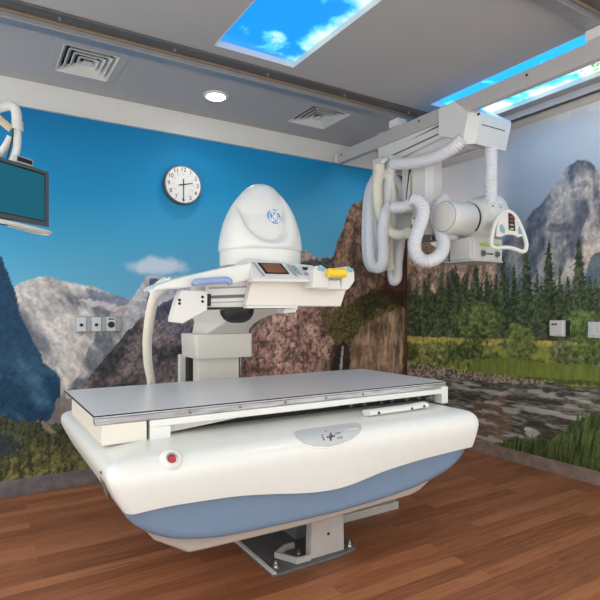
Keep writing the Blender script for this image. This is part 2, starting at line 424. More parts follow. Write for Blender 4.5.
    P.over(m*P.poly([(384, 270), (410, 240), (410, 312), (398, 306), (384, 296)], jag=4)*.7, C3(54, 28, 22))
    # left blue cliff
    m = P.below([(-60, 235), (-20, 250), (0, 256), (3, 259), (4, 266), (8, 272), (11, 282), (15, 290), (18, 303), (20, 314), (24, 322), (30, 334), (34, 343), (41, 354), (43, 363), (50, 367), (57, 373), (61, 381), (60, 395), (61, 412), (63, 470), (80, 600)], .5, .8, .4, 25)
    k = np.clip((fbm(x+z*.4, z*.5, 9, 26, 5)-.35)*2.6, 0, 1)[..., None]*sm(330, 380, q)[..., None]*.8
    P.over(m, (C3(12, 56, 84)*(1-k)+C3(60, 100, 128)*k)*(.6+.55*H+.25*n[..., None]))
    P.over(P.poly([(40, 438), (58, 400), (66, 392), (78, 412), (76, 430), (60, 440)], jag=4)*.8, C3(128, 118, 112)*(.6+.8*nf[..., None]))
    # forest at the foot
    m = P.below([(-40, 408), (0, 414), (15, 422), (30, 420), (45, 424), (65, 424), (110, 432), (150, 440), (420, 440)], .5, 3, .6, 33)
    g = sm(420, 480, q)[..., None]
    P.over(m, (C3(58, 66, 50)*(1-g)+C3(112, 108, 62)*g)*(.35+1.1*H))
    rr = random.Random(5)
    P.over(P.poly([(-20, 432), (10, 434), (24, 448), (20, 456), (-20, 458)], jag=5)*.8, C3(26, 46, 64))
    P.over(P.poly([(36, 420), (44, 420), (56, 432), (50, 434)], jag=2)*.8, C3(140, 128, 112))
    for i in range(150):
        cx = rr.uniform(-25, 130); b = rr.uniform(428, 490); h = rr.uniform(8, 16)
        v = rr.uniform(.6, 1.15)
        P.pine(cx, b-h, b, rr.uniform(1.6, 3), C3(34, 42, 30)*v, C3(92, 96, 58)*v, 100+i)
    return P.c

def paint_right(y, z):
    rx = XW*RT.x+y*RT.y; f = XW*FW.x+y*FW.y
    p = CX+F*rx/f; q = HY-F*(z-EYE)/f
    P = Paint(p, q)
    n = fbm(y, z, 8, 2, 6); nf = fbm(y, z, 24, 4, 4); big = fbm(y, z, 1.6, 9, 4)
    hz = fbm(y*.5, z*1.3, 2.2, 19, 4)[..., None]; H = crisp(y, z)[..., None]; H2 = crisp(y*1.0, z*.4, 26, 8)[..., None]
    t = sm(100, 240, q)[..., None]
    base = C3(188, 194, 202)*(1-t)+C3(134, 150, 170)*t
    P.c = base*(.9+.2*hz)
    P.over((1-sm(470, 520, p+(big-.5)*30))*(1-.5*sm(500, 540, p))*.95, C3(224, 220, 224))
    P.over(sm(470, 560, p)*sm(150, 200, q)*(1-sm(215, 260, q))*.6, C3(138, 156, 178))
    P.over(sm(.5, .62, fbm(y, z, 3, 5, 5))*sm(500, 540, p)*(1-sm(120, 190, q))*.35, C3(214, 218, 224))
    vs = fbm(y*1.0, z*.3, 16, 41, 5)
    dg = fbm(y+z*.5, z*.5, 9, 43, 5)
    # left brown cliffs
    m = P.below([(380, 215), (412, 225), (425, 240), (440, 250), (460, 252), (480, 262), (505, 252), (520, 240), (532, 230), (700, 220)], .6, 2.5, .4, 7)
    k = np.clip((vs*.6+n*.4-.32)*3, 0, 1)[..., None]
    P.over(m, (C3(84, 76, 74)*(1-k)+C3(188, 162, 148)*k)*(.5+.85*H))
    P.over(m*P.poly([(395, 225), (440, 235), (450, 262), (420, 250)], jag=6)*.6, C3(74, 80, 58)*(.6+.8*nf[..., None]))
    P.over(P.poly([(446, 276), (452, 268), (458, 276), (458, 300), (444, 300)], jag=2)*.7, C3(40, 46, 56))
    # big grey peak
    m = P.below([(490, 250), (505, 238), (514, 228), (526, 220), (533, 210), (541, 205), (546, 198), (554, 186), (560, 178), (566, 168), (572, 164), (578, 160), (588, 161), (594, 165), (598, 172), (606, 176), (640, 196), (720, 230)], .6, 1.5, .4, 11)*sm(498, 506, p+(q-250)*.2)
    k = np.clip((vs*.5+dg*.5-.34)*3.2, 0, 1)[..., None]; s_ = sm(540, 600, p+(dg-.5)*40)[..., None]
    k = np.clip((vs*.5+dg*.5-.38)*4.5, 0, 1)[..., None]
    col = (C3(80, 92, 110)*(1-k)+C3(138, 144, 152)*k)*(1-s_)+(C3(92, 98, 110)*(1-k)+C3(186, 180, 174)*k)*s_
    col = col*(.68+.35*H+.3*H2)
    lo = sm(262, 300, q)[..., None]
    P.over(m, col)
    P.over(m*(1-sm(164, 180, q-(p-580)*.2+(nf-.5)*14))*.5, C3(66, 74, 84))
    P.over(m*sm(.56, .62, fbm(y*1.2, z, 12, 71, 4))*.4, C3(66, 76, 96))
    P.over(m*P.blob(560, 228, 12, 5, .9, .2, 77)*.6, C3(66, 72, 86))
    # blue-green haze of trees far right
    P.over(P.poly([(586, 268), (592, 252), (600, 250), (700, 250), (700, 320), (586, 320)], jag=5)*.8, C3(44, 84, 96)*(.6+.8*nf[..., None]))
    # forest wall
    m = P.below([(380, 300), (415, 300), (440, 288), (470, 292), (495, 296), (520, 300), (540, 298), (565, 296), (600, 290), (700, 285)], .5, 6, .5, 13)
    P.over(m, C3(48, 62, 46)*(.3+1.3*H))
    rr = random.Random(11)
    for i in range(80):
        cx = rr.uniform(405, 680); b = rr.uniform(325, 342); h = rr.uniform(30, 62); v = rr.uniform(.7, 1.2)
        P.pine(cx, b-h, b, rr.uniform(4, 8), C3(36, 52, 40)*v, C3(94, 108, 72)*v, 200+i)
    for i, (cx, top, b, w) in enumerate([(413, 288, 340, 5), (418, 292, 340, 5), (425, 282, 340, 5), (432, 290, 340, 6), (440, 278, 338, 8), (449, 284, 338, 7), (456, 266, 338, 10), (466, 274, 338, 8),
            (476, 262, 336, 11), (487, 272, 338, 9), (496, 274, 338, 9), (503, 255, 340, 10), (514, 264, 340, 8), (526, 246, 340, 12), (537, 270, 340, 8), (549, 240, 340, 12), (560, 268, 340, 8), (579, 237, 340, 14), (568, 276, 340, 9), (590, 276, 338, 9), (604, 262, 338, 12), (625, 258, 338, 12), (648, 262, 338, 12), (670, 258, 338, 12)]):
        v = .82+.3*rr.random()
        P.pine(cx, top, b, w, C3(28, 44, 36)*v, C3(92, 106, 72)*v, 400+i)
    # meadow, banks
    m = sm(-.6, .6, q-(336.5+(p-420)*.035+(nf-.5)*3))
    P.over(m, (C3(156, 150, 84)*(.6+.7*H)))
    m2 = sm(-1, 1, q-(343+(p-420)*.02+(n-.5)*8))
    k = np.clip((nf-.3)*2.4, 0, 1)[..., None]
    P.over(m2, (C3(66, 82, 44)*(1-k)+C3(128, 136, 70)*k)*(.5+.9*H))
    P.over(P.poly([(495, 346), (540, 343), (560, 352), (545, 358), (500, 358)], jag=4)*.6, C3(132, 140, 66))
    bushes = [(478, 322, 19, 22, (48, 64, 36), (106, 122, 72)), (410, 352, 8, 10, (34, 44, 26), (80, 90, 52)), (436, 354, 17, 11, (74, 86, 50), (140, 146, 96)), (452, 350, 10, 10, (50, 64, 36), (110, 122, 70)), (470, 350, 14, 9, (38, 52, 32), (90, 104, 60)),
              (521, 344, 16, 20, (52, 70, 40), (112, 126, 72)), (565, 352, 14, 14, (54, 68, 46), (112, 122, 84)), (590, 350, 16, 20, (42, 62, 36), (98, 116, 66)), (583, 326, 16, 15, (58, 80, 44), (108, 130, 72)), (615, 340, 16, 28, (40, 58, 34), (96, 116, 66)), (650, 345, 22, 24, (40, 58, 34), (96, 116, 66))]
    for i, (cx, cy, a, b, d, l) in enumerate(bushes):
        mm = P.blob(cx, cy, a, b, .75, .16, 60+i, .12)
        kk = np.clip((fbm(p, q, .3, 90+i, 4)-.3)*2.2-(q-cy)/b*.25, 0, 1)[..., None]
        P.over(mm*.9, (C3(*d)*(1-kk)+C3(*l)*kk)*(.5+.9*H))
    gb = P.poly([(468, 368), (480, 360), (510, 358), (560, 364), (600, 366), (700, 368), (700, 384), (600, 382), (540, 378), (490, 374)], jag=3)
    P.over(gb*.9, C3(94, 110, 50)*(.55+.9*fbm(y*2.5, z*.5, 20, 34, 4)[..., None]))
    P.over(P.poly([(470, 376), (520, 377), (600, 381), (700, 384), (700, 388), (600, 386), (500, 381)], jag=2)*.6, C3(50, 58, 32))
    # river
    m = sm(-1, 1, q-(371+(p-407)*.09+(nf-.5)*4))
    w = fbm(y*.5, z*3.2, 9, 52, 5); w2 = crisp(y*.32, z*3.2, 26, 53, 1.8)
    k = np.clip((w*.6+w2*.4-.44)*2.6, 0, 1)[..., None]
    P.over(m, (C3(54, 56, 50)*(1-k)+C3(136, 137, 134)*k)*(.8+.4*n[..., None]))
    P.over(m*P.poly([(470, 400), (505, 396), (512, 420), (505, 470), (465, 470)], jag=8)*.55, C3(112, 92, 78)*(.6+.7*w2[..., None]))
    P.over(m*sm(.56, .66, fbm(y*.5, z*3, 7, 57, 4))*.55, C3(176, 178, 178))
    # gravel strip at the left bank
    gm = P.poly([(405, 362), (425, 366), (460, 370), (520, 378), (560, 382), (520, 384), (470, 380), (430, 378), (405, 376)], jag=2)
    gn = fbm(p, q, .6, 81, 3)
    P.over(gm*.9, C3(64, 58, 54)*(1-np.clip((gn-.35)*3, 0, 1)[..., None])+C3(158, 148, 140)*np.clip((gn-.35)*3, 0, 1)[..., None])
    for cx, cy, a, b, c in [(547, 390, 5, 3.2, (62, 60, 60)), (561, 395, 6, 2.6, (70, 66, 64)), (532, 433, 7, 4, (150, 150, 152)), (528, 429, 4, 2, (170, 170, 172)), (455, 380, 5, 2, (120, 116, 112))]:
        P.over(P.blob(cx, cy, a, b, .4, .3, 5, .15), C3(*c)*(.7+.6*nf[..., None]))
    # near grass bottom right
    gg = P.below([(380, 520), (490, 452), (500, 444), (520, 438), (545, 440), (565, 434), (570, 420), (585, 414), (600, 412), (640, 408), (700, 405)], .8, 7, .9, 91)
    bl = fbm(p*1.6+q*.25, q*.16, .5, 95, 4)
    k = np.clip((bl-.3)*2.2, 0, 1)[..., None]; lowd = sm(420, 470, q)[..., None]*.35
    P.over(gg, (C3(34, 48, 26)*(1-k)+C3(94, 112, 66)*k)*(1-lowd))
    return P.c*np.array([1.06, 1.0, .90])

def mural_wall(name, horiz, z0, z1, u0, u1, painter, mat, fixed, axis, step=.008):
    nu = int((u1-u0)/step)+1; nz = int((z1-z0)/step)+1
    u = np.linspace(u0, u1, nu); z = np.linspace(z0, z1, nz)
    U, Z = np.meshgrid(u, z)
    col = np.clip(painter(U, Z), 0, 1)
    me = bpy.data.meshes.new(name)
    co = np.zeros((nu*nz*1, 3))
    if axis == 'y': co[:, 0] = U.ravel(); co[:, 1] = fixed
    else: co[:, 1] = U.ravel(); co[:, 0] = fixed
    co[:, 2] = Z.ravel()
    idx = np.arange(nu*nz).reshape(nz, nu)
    a, b, c, d = idx[:-1, :-1].ravel(), idx[:-1, 1:].ravel(), idx[1:, 1:].ravel(), idx[1:, :-1].ravel()
    q = np.stack([a, b, c, d] if axis == 'y' else [d, c, b, a], 1)
    # solid back: one slab behind the printed face
    n0 = len(co); th = .12
    if axis == 'y': bk = [(u0, fixed+th, z0), (u1, fixed+th, z0), (u1, fixed+th, z1), (u0, fixed+th, z1)]
    else: bk = [(fixed+th, u0, z0), (fixed+th, u1, z0), (fixed+th, u1, z1), (fixed+th, u0, z1)]
    co = np.vstack([co, bk]); faces = q.tolist()
    faces.append([n0+3, n0+2, n0+1, n0])
    e = [list(idx[0, :]), list(idx[:, -1]), list(idx[-1, ::-1]), list(idx[::-1, 0])]
    for k, ed in enumerate(e): faces.append([int(i) for i in ed][::-1]+[n0+k, n0+(k+1) % 4])
    me.from_pydata(co.tolist(), [], faces)
    at = me.color_attributes.new('print', 'FLOAT_COLOR', 'POINT')
    full = np.ones((len(co), 4)); full[:nu*nz, :3] = col.reshape(-1, 3); full[nu*nz:, :3] = .6
    at.data.foreach_set('color', full.ravel().astype(np.float32))
    me.update()
    o = bpy.data.objects.new(name, me); COL.objects.link(o); me.materials.append(mat); struct(o)
    return o

# ------------------------------------------------------------------ ROOM
struct(B(X0, XW+.12, Y0, YW+.12, -.06, 0).build('floor', 'floor', smooth=False))
bpy.data.objects['floor'].data.transform(Matrix.Identity(4))
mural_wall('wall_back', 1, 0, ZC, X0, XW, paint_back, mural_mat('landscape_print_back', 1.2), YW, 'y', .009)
mural_wall('wall_right', 1, 0, ZC, .6, YW, paint_right, mural_mat('landscape_print_right', 1.55), XW, 'x', .008)
P1 = (1.246, 1.815, 1.80, 3.02); P2 = (3.05, 3.68, 1.75, 2.99)
V1 = (.455, .80, 3.47, 3.90); V2 = (2.27, 2.655, 3.47, 3.90)
holes = [P1, P2, V1, V2]
cm = MB()
xs = sorted({X0, XW+.12, *[h[0] for h in holes], *[h[1] for h in holes]}); ys = sorted({Y0, YW+.12, *[h[2] for h in holes], *[h[3] for h in holes]})
for i in range(len(xs)-1):
    for j in range(len(ys)-1):
        mx, my = (xs[i]+xs[i+1])/2, (ys[j]+ys[j+1])/2
        if not any(h[0] < mx < h[1] and h[2] < my < h[3] for h in holes):
            cm.box(xs[i], xs[i+1], ys[j], ys[j+1], ZC, ZC+.1)
bmesh.ops.remove_doubles(cm.bm, verts=cm.bm.verts, dist=1e-5)
seen = {}
for f in cm.bm.faces: seen.setdefault(tuple(sorted(v.index for v in f.verts)), []).append(f)
struct(cm.build('ceiling', 'ceiling', smooth=False))
struct(B(X0, XW-.012, YW-.012, YW, 0, .115).build('baseboard_back', 'base_back', bevel=.002))
struct(B(XW-.012, XW, .6, YW, 0, .105).build('baseboard_right', 'base_right', bevel=.002))
# white fascia above the back mural with its lower lip, crown strip over the right mural
fm = B(X0, XW, YW-.022, YW, 2.755, ZC); fm.box(X0, XW, YW-.034, YW-.0, 2.742, 2.757)
struct(fm.build('trim_1', 'trim', bevel=.002))
struct(B(XW-.07, XW, .6, YW-.034, 2.865, 2.90).box(XW-.012, XW, .6, YW-.034, 2.90, ZC).build('trim_2', 'cream', bevel=.002))
struct(B(3.775, 3.80, .6, YW-.034, 2.885, ZC).build('trim_3', 'trim', bevel=.002))

def rail(y, label):
    t = thing('ceiling_rail', (1, y, ZC), label, 'rail', 'rails across the ceiling')
    a = B(X0, XW-.15, y-.10, y-.005, ZC-.014, ZC); a.build('channel', 'rail_dark', t, bevel=.002)
    B(X0, XW-.15, y-.005, y+.010, ZC-.026, ZC).build('lip', 'rail_lip', t, bevel=.002)
    B(X0, XW-.15, y+.012, y+.09, ZC-.055, ZC).build('track', 'rail_alu', t, bevel=.003)
    for k in range(7):
        x = -.25+k*.65
        MB().cyl((x, y-.05, ZC-.024), (x, y-.05, ZC-.013), .009, seg=10).build('bolt', 'bolt', t)
rail(3.22, 'dark metal ceiling rail running past the downlight and the vents')
rail(1.57, 'dark metal ceiling rail in the upper right corner over the crane beam')

def skylight(h, mat, label):
    x0, x1, y0, y1 = h
    t = thing('sky_panel', ((x0+x1)/2, (y0+y1)/2, ZC), label, 'ceiling light', None)
    f = MB(); w = .004; d = .045
    f.box(x0, x0+w, y0, y1, ZC-.002, ZC+d); f.box(x1-w, x1, y0, y1, ZC-.002, ZC+d)
    f.box(x0+w, x1-w, y0, y0+w, ZC-.002, ZC+d); f.box(x0+w, x1-w, y1-w, y1, ZC-.002, ZC+d)
    f.build('frame', 'trim', t)
    B(x0+w, x1-w, y0+w, y1-w, ZC+.036, ZC+.044).build('backlit_print', mat, t)
skylight(P1, sky_mat('sky_print_left', (2.1, .3, 0), False, .53), 'blue sky ceiling panel with white clouds above the image intensifier dome')
skylight(P2, sky_mat('sky_print_right', (5.3, 1.7, 0), True, .51, 2.4), 'blue sky ceiling panel with green leaves behind the crane beam')

def vent(h, label):
    x0, x1, y0, y1 = h; cx, cy = (x0+x1)/2, (y0+y1)/2
    t = thing('air_vent', (cx, cy, ZC), label, 'vent', 'square ceiling vents')
    B(x0, x1, y0, y1, ZC+.06, ZC+.07).build('duct_back', 'black', t)
    fr = MB(); m = .045
    for (a, b, c, d) in ((x0-m, x0+.006, y0-m, y1+m), (x1-.006, x1+m, y0-m, y1+m), (x0+.006, x1-.006, y0-m, y0+.006), (x0+.006, x1-.006, y1-.006, y1+m)):
        fr.box(a, b, c, d, ZC-.003, ZC+.002)
    for a, b, c, d in ((x0, x0+.004, y0, y1), (x1-.004, x1, y0, y1), (x0+.004, x1-.004, y0, y0+.004), (x0+.004, x1-.004, y1-.004, y1)):
        fr.box(a, b, c, d, ZC, ZC+.06)
    fr.build('vent_frame', 'ceiling', t, bevel=.001)
    W, H = (x1-x0)/2, (y1-y0)/2
    for k in range(4):
        s = 1-.2*k-.03; w, hh = W*s, H*s
        def ring(o, z): return [(cx-w+o, cy-hh+o, z), (cx+w-o, cy-hh+o, z), (cx+w-o, cy+hh-o, z), (cx-w+o, cy+hh-o, z)]
        lv = MB(); lv.loft([ring(0, ZC-.004), ring(.027, ZC+.030), ring(.029, ZC+.028), ring(.004, ZC-.006), ring(0, ZC-.004)], cap=False)
        bmesh.ops.remove_doubles(lv.bm, verts=lv.bm.verts, dist=1e-6)
        lv.build('louvre', 'trim', t)
    MB().hexa([(cx-W*.17, cy-H*.17, ZC-.006), (cx+W*.17, cy-H*.17, ZC-.006), (cx+W*.17, cy+H*.17, ZC-.006), (cx-W*.17, cy+H*.17, ZC-.006),
               (cx-W*.1, cy-H*.1, ZC+.012), (cx+W*.1, cy-H*.1, ZC+.012), (cx+W*.1, cy+H*.1, ZC+.012), (cx-W*.1, cy+H*.1, ZC+.012)]).build('core', 'trim', t)
vent(V1, 'square white ceiling vent above the left part of the blue wall, left of the downlight')
vent(V2, 'square white ceiling vent right of the downlight, beside the crane beam')

LAMP_W = 4
def downlight(x, y, label, seen):
    t = thing('downlight', (x, y, ZC), label, 'ceiling lamp', 'recessed round downlights')
    MB().lathe((x, y, ZC-.012), (x, y, ZC), [(0, .078), (.3, .094), (1, .096)], 40).build('trim_ring', 'trim', t)
    MB().lathe((x, y, ZC-.018), (x, y, ZC-.011), [(0, .05), (.5, .07), (1, .074)], 40).build('lens', 'lamp', t)
    l = bpy.data.lights.new('downlight_lamp', 'AREA'); l.shape = 'DISK'; l.size = .15; l.energy = LAMP_W; l.color = (1, .985, .96); l.spread = R(125)
    if seen: l.energy = LAMP_W*.5
    o = bpy.data.objects.new('downlight_lamp', l); COL.objects.link(o); o.location = (0, 0, -.022); o.parent = t
    return t
downlight(1.55, 3.72, 'round white downlight glowing in the ceiling between the two vents', True)
downlight(3.25, 3.72, 'round white downlight in the ceiling behind the crane carriage', True)
downlight(-.15, 3.72, 'round white downlight in the ceiling left of the monitor', True)
for (x, y) in ((-.6, 1.0), (.4, .7), (2.3, 1.0), (3.3, 1.0), (.9, -.8), (2.6, -.8)):  # unseen lamps, added to give the room its white light
    downlight(x, y, 'unseen round downlight added on the near side of the room to light it', False)

# ------------------------------------------------------------------ EXAM TABLE
T = thing('x_ray_table', (1.42, 2.6, 0), 'white and slate blue radiography table with grey top bolted to the wood floor', 'x-ray table')
TX0, TX1, TY0, TY1 = .403, 2.385, 2.205, 3.0
top = B(TX0, TX1, TY0, TY1, .871, .883).build('table_top', 'table_grey', T, bevel=.002)
em = MB()
em.box(TX0-.005, TX1+.005, TY0-.005, TY0-.0005, .8775, .8826); em.box(TX0-.005, TX1+.005, TY1+.0005, TY1+.005, .8775, .8826)
em.box(TX0-.005, TX0-.0005, TY0-.0005, TY1+.0005, .8775, .8826); em.box(TX1+.0005, TX1+.005, TY0-.0005, TY1+.0005, .8775, .8826)
em.build('edge_band', 'black', top)
B(.53, .575, 2.60, 2.61, .883, .8836).build('sticker', 'trim', top)
rl = B(TX0+.002, TX1, TY0+.002, TY0+.035, .842, .870).build('accessory_rail', 'steel', T, bevel=.003); rl['label'] = 'brushed steel rail along the table edge'
for k in range(5):
    x = .8+k*.24
    MB().cyl((x, TY0-.001, .857), (x, TY0+.004, .857), .006, seg=10).build('rail_screw', 'rail_dark', rl)
B(TX0+.002, TX1, TY1-.035, TY1-.002, .842, .870).build('accessory_rail', 'steel', T, bevel=.003)
# float-top carriage under the top
lf = MB()
lf.box(.432, .612, TY0+.004, TY1-.02, .758, .8415)
lf.build('end_carriage', 'cream', T, bevel=.004)
cr = MB()
cr.box(.624, 2.385, TY0-.004, TY0+.045, .811, .8415)
cr.box(.624, .712, TY0-.004, TY0+.045, .745, .811)
cr.box(2.345, 2.395, TY0-.006, TY0+.06, .752, .852)
cr.build('side_frame', 'white', T, bevel=.004)
B(.613, 2.37, TY0+.14, TY1-.1, .775, .869).build('inner_frame', 'cream', T, bevel=.004)
B(.712, 2.34, TY0+.12, TY0+.139, .758, .841).build('guide_slot', 'dark', T)
B(1.72, 2.34, TY0+.09, TY0+.12, .78, .80).build('guide_rail', 'dark', T)
# left sloping cover plate in the slot
MB().prism([(.712, .768), (1.05, .797), (1.64, .797), (1.64, .83), (.712, .83)], 'y', 2.262, 2.27).build('slot_cover', 'warm_white', T)
for k in range(6):
    x = 1.74+k*.1+random.uniform(-.02, .02)
    MB().cyl((x, 2.275, .787), (x, 2.30, .787), .010, seg=10).build('roller', 'footplate', T)

# big rounded white fairing
SX0, SX1, SY0, SY1 = .385, 2.412, 1.95, 3.25
PROF = [(.26, .762), (.20, .760), (.14, .756), (.10, .751), (.07, .745), (.048, .738), (.032, .729), (.020, .718), (.011, .705), (.004, .690), (0, .672)]
WAVE = [(.40, .553), (.458, .553), (.552, .559), (.75, .553), (.92, .544), (1.06, .525), (1.25, .494), (1.36, .484), (1.46, .484), (1.57, .50), (1.69, .521), (1.94, .541), (2.285, .552), (2.45, .552)]
WXS = [a for a, b in WAVE]; WZS = [b for a, b in WAVE]
def wave(x):
    w = 0; t = 0
    for d in (-.06, -.03, 0, .03, .06): w += np.interp(x+d, WXS, WZS); t += 1
    return float(w/t)
def outline(ins, rc=.05, inner=False):
    x0, x1, y0, y1 = SX0+ins, SX1-ins, SY0+ins, SY1-ins; r = max(.02, rc-ins*.35); pts = []
    def arc(cx, cy, a0):
        for k in range(9): a = R(a0+90*k/8); pts.append((cx+r*math.cos(a), cy+r*math.sin(a)))
    n = 60; m = 24
    arc(x0+r, y0+r, 180)
    for k in range(1, n): pts.append((x0+r+(x1-x0-2*r)*k/n, y0))
    arc(x1-r, y0+r, 270)
    for k in range(1, m): pts.append((x1, y0+r+(y1-y0-2*r)*k/m))
    arc(x1-r, y1-r, 0)
    for k in range(1, n): pts.append((x1-r-(x1-x0-2*r)*k/n, y1))
    arc(x0+r, y1-r, 90)
    for k in range(1, m): pts.append((x0, y1-r-(y1-y0-2*r)*k/m))
    return pts
def endpull(x, z):           # both ends lean in towards the bottom
    k = max(0, .735-z)
    return x + (.405*k*max(0, 1-(x-SX0)/.4) if x < 1.4 else -.26*k*max(0, 1-(SX1-x)/.4))
rings = []
for ins, z in PROF: rings.append([(endpull(x, z), y, z) for x, y in outline(ins)])
base = outline(0)
for f in (.25, .5, .75, .93, 1.0):
    ins = .012*f*f
    o2 = outline(ins); rr = []
    for (x, y) in o2:
        zb = wave(x); z = .672+(zb-.672)*f; rr.append((endpull(x, z), y, z))
    rings.append(rr)
rr = []
for (x, y) in outline(.022): rr.append((endpull(x, wave(x)), y, wave(x)-.002))
rings.append(rr)
rr = []
for (x, y) in outline(.03): rr.append((endpull(x, wave(x)), y, wave(x)+.03))
rings.append(rr)
sh = MB(); sh.loft(rings, cap=False)
sh.bm.faces.new([sh.bm.verts[i] for i in range(len(rings[0]))]) if False else None
sh.bm.verts.ensure_lookup_table()
sh.bm.faces.new([sh.bm.verts[i] for i in range(len(rings[0]))])
shell = sh.build('fairing', 'white', T, angle=50); shell['label'] = 'white rounded fairing with a wavy lower edge'
def shelf(d):               # point on the front roll of the fairing, d = inset from the front
    ds = [a for a, b in PROF][::-1]; zs = [b for a, b in PROF][::-1]
    return float(np.interp(d, ds, zs))
# slot vent in the left end
eg = [onplane(a, b, (.385, 2, .735), Vector((-1, 0, -.405)).normalized()) for a, b in ((98.3, 471.5), (100.3, 471.5), (103.5, 480), (107.3, 493), (107.8, 498), (106, 497), (102, 485.5))]
MB().loft([[p+Vector((.02, 0, 0)) for p in eg], [p+Vector((.0008, 0, 0)) for p in eg]]).build('end_grip', 'footplate', shell)
def on_roll(px, py, lift=.0):
    lo, hi = SY0, SY0+.16           # march to where the sight line meets the roll
    for _ in range(40):
        y = (lo+hi)/2; w = atY(px, py, y)
        if w.z > shelf(y-SY0): lo = y
        else: hi = y
    d = y-SY0; e = .002; n = Vector((0, -(shelf(d+e)-shelf(d-e)), 2*e)).normalized()
    return Vector((w.x, y, shelf(d)))+n*lift
# emergency stop
en = Vector((0, -.80, .60)).normalized(); ec = on_roll(172, 459.5)-en*.006
MB().lathe(ec-en*.02, ec+en*.02, [(0, .05), (.55, .048), (.9, .036), (1, .031), (1, .026), (.6, .023)], 32, cap=False).build('stop_collar', 'white', T)
eb = MB().lathe(ec-en*.012, ec+en*.014, [(0, .019), (.75, .017), (.95, .012), (1, .005)], 24).build('stop_button', 'red', T); eb['label'] = 'red emergency stop button'
# control panel lying on the front roll
PU = [(294, 432.5), (299, 430.5), (310, 429), (322, 427.3), (334, 425.6), (346, 424), (355, 423), (360, 424.5), (361.8, 429), (359, 434), (351, 439.5), (340, 443.5), (328, 446.2), (314, 446), (303, 443.5), (296, 438.5)]
cpts = [on_roll(*p) for p in PU]
def roll_patch(pts, lift, grid=14):
    # fill outline in (x, inset) space with strips that follow the roll
    xs = [p.x for p in pts]; mb = MB(); cols = []
    import bisect
    x0, x1 = min(xs), max(xs)
    for i in range(41):
        x = x0+(x1-x0)*(.003+.994*i/40); ysx = []
        for a, b in zip(pts, pts[1:]+pts[:1]):
            if (a.x-x)*(b.x-x) <= 0 and a.x != b.x: ysx.append(a.y+(b.y-a.y)*(x-a.x)/(b.x-a.x))
        if len(ysx) < 2: continue
        a, b = min(ysx), max(ysx); colv = []
        for k in range(grid+1):
            y = a+(b-a)*k/grid; d = y-SY0; e = .002
            n = Vector((0, -(shelf(d+e)-shelf(max(0, d-e))), 2*e)).normalized()
            colv.append(Vector((x, y, shelf(d)))+n*lift)
        cols.append(colv)
    vs = [[mb.bm.verts.new(p) for p in c] for c in cols]
    vb = [[mb.bm.verts.new(p-Vector((0, -.4, .9)).normalized()*(lift+.003)) for p in c] for c in cols]
    for i in range(len(vs)-1):
        for k in range(grid):
            mb.bm.faces.new((vs[i][k], vs[i+1][k], vs[i+1][k+1], vs[i][k+1]))
        for A, k in ((0, 0), (0, grid)):
            mb.bm.faces.new((vs[i][k], vs[i+1][k], vb[i+1][k], vb[i][k]))
    for i in (0, len(vs)-1):
        for k in range(grid): mb.bm.faces.new((vs[i][k], vs[i][k+1], vb[i][k+1], vb[i][k]))
    return mb
cc = sum(cpts, Vector())/len(cpts)
halo = [Vector((cc.x+(p.x-cc.x)*1.05, max(SY0+.002, cc.y+(p.y-cc.y)*1.08), p.z)) for p in cpts]
roll_patch(halo, .0012).build('panel_surround', 'white', T)
cp = roll_patch(cpts, .0026).build('control_panel', 'panel_grey', T); cp['label'] = 'grey half-moon control panel with black symbols'
def key(px, py, w, h, name='symbol', mat='print_black', ring=True):
    c = on_roll(px, py, .0032); d = c.y-SY0; t = (on_roll(px, py-.6)-on_roll(px, py+.6)).normalized(); u = Vector((1, 0, 0)); nn = u.cross(t).normalized()
    mb = MB(); seg = 20
    def rg(s, l): return [c+u*math.cos(2*math.pi*k/seg)*w*s+t*math.sin(2*math.pi*k/seg)*h*s+nn*l for k in range(seg)]
    if ring: mb.loft([rg(1, 0), rg(1, .001), rg(.68, .001), rg(.68, 0), rg(1, 0)], cap=False)
    else: mb.loft([rg(1, 0), rg(1, .001)])
    return mb.build(name, mat, cp)
key(330.5, 437, .012, .013); key(330.5, 437, .005, .006, ring=False)
for dx, dy in ((-3.3, .6), (3.3, -.5), (.1, -3.2), (-.1, 3.2)): key(330.5+dx, 437+dy, .0045, .005, ring=False)
for px, py in ((336, 434), (339, 433.6), (338, 438.2), (341, 437.7)): key(px, py, .007, .006)
for px, py in ((322, 436), (322.8, 438), (323.5, 440)): key(px, py, .006, .003, ring=False)
key(325.5, 431.8, .004, .005)
# maker's mark at the right of the panel
key(346, 430.2, .007, .007, 'emblem', 'trim', False)
tx = on_roll(353, 429, .0032); tdir = (on_roll(353, 428)-on_roll(353, 430)).normalized()
tm = MB(); mtx = Matrix.Translation(tx) @ Matrix(((1, 0, 0), (0, tdir.y, -tdir.z), (0, tdir.z, tdir.y))).to_4x4()
B(tx.x-.028, tx.x+.024, tx.y-.002, tx.y+.002, tx.z-.003, tx.z+.001).build('wordmark', 'trim', cp)
# white compression grip lying in the slot
hp = [atY(x, y, 2.12) for x, y in ((366, 410.5), (375, 408.5), (392, 407), (408, 405.8), (420, 403.2), (425, 401.5))]
gm = MB()
P_ = []
for i, p in enumerate(hp): P_.append(Vector((p.x, p.y, .776+.004*(i > 3))))
gm.tube(P_, .0165, 14, 8, flat=1.9)
hg = gm.build('slide_handle', 'white', T); hg['label'] = 'white grip lying in the side slot'
for k, p in enumerate((P_[1], P_[3], P_[4])): MB().cyl(p+Vector((0, -.034, -.001)), p+Vector((0, -.026, 0)), .007, seg=10).build('grip_screw', 'dark', hg)

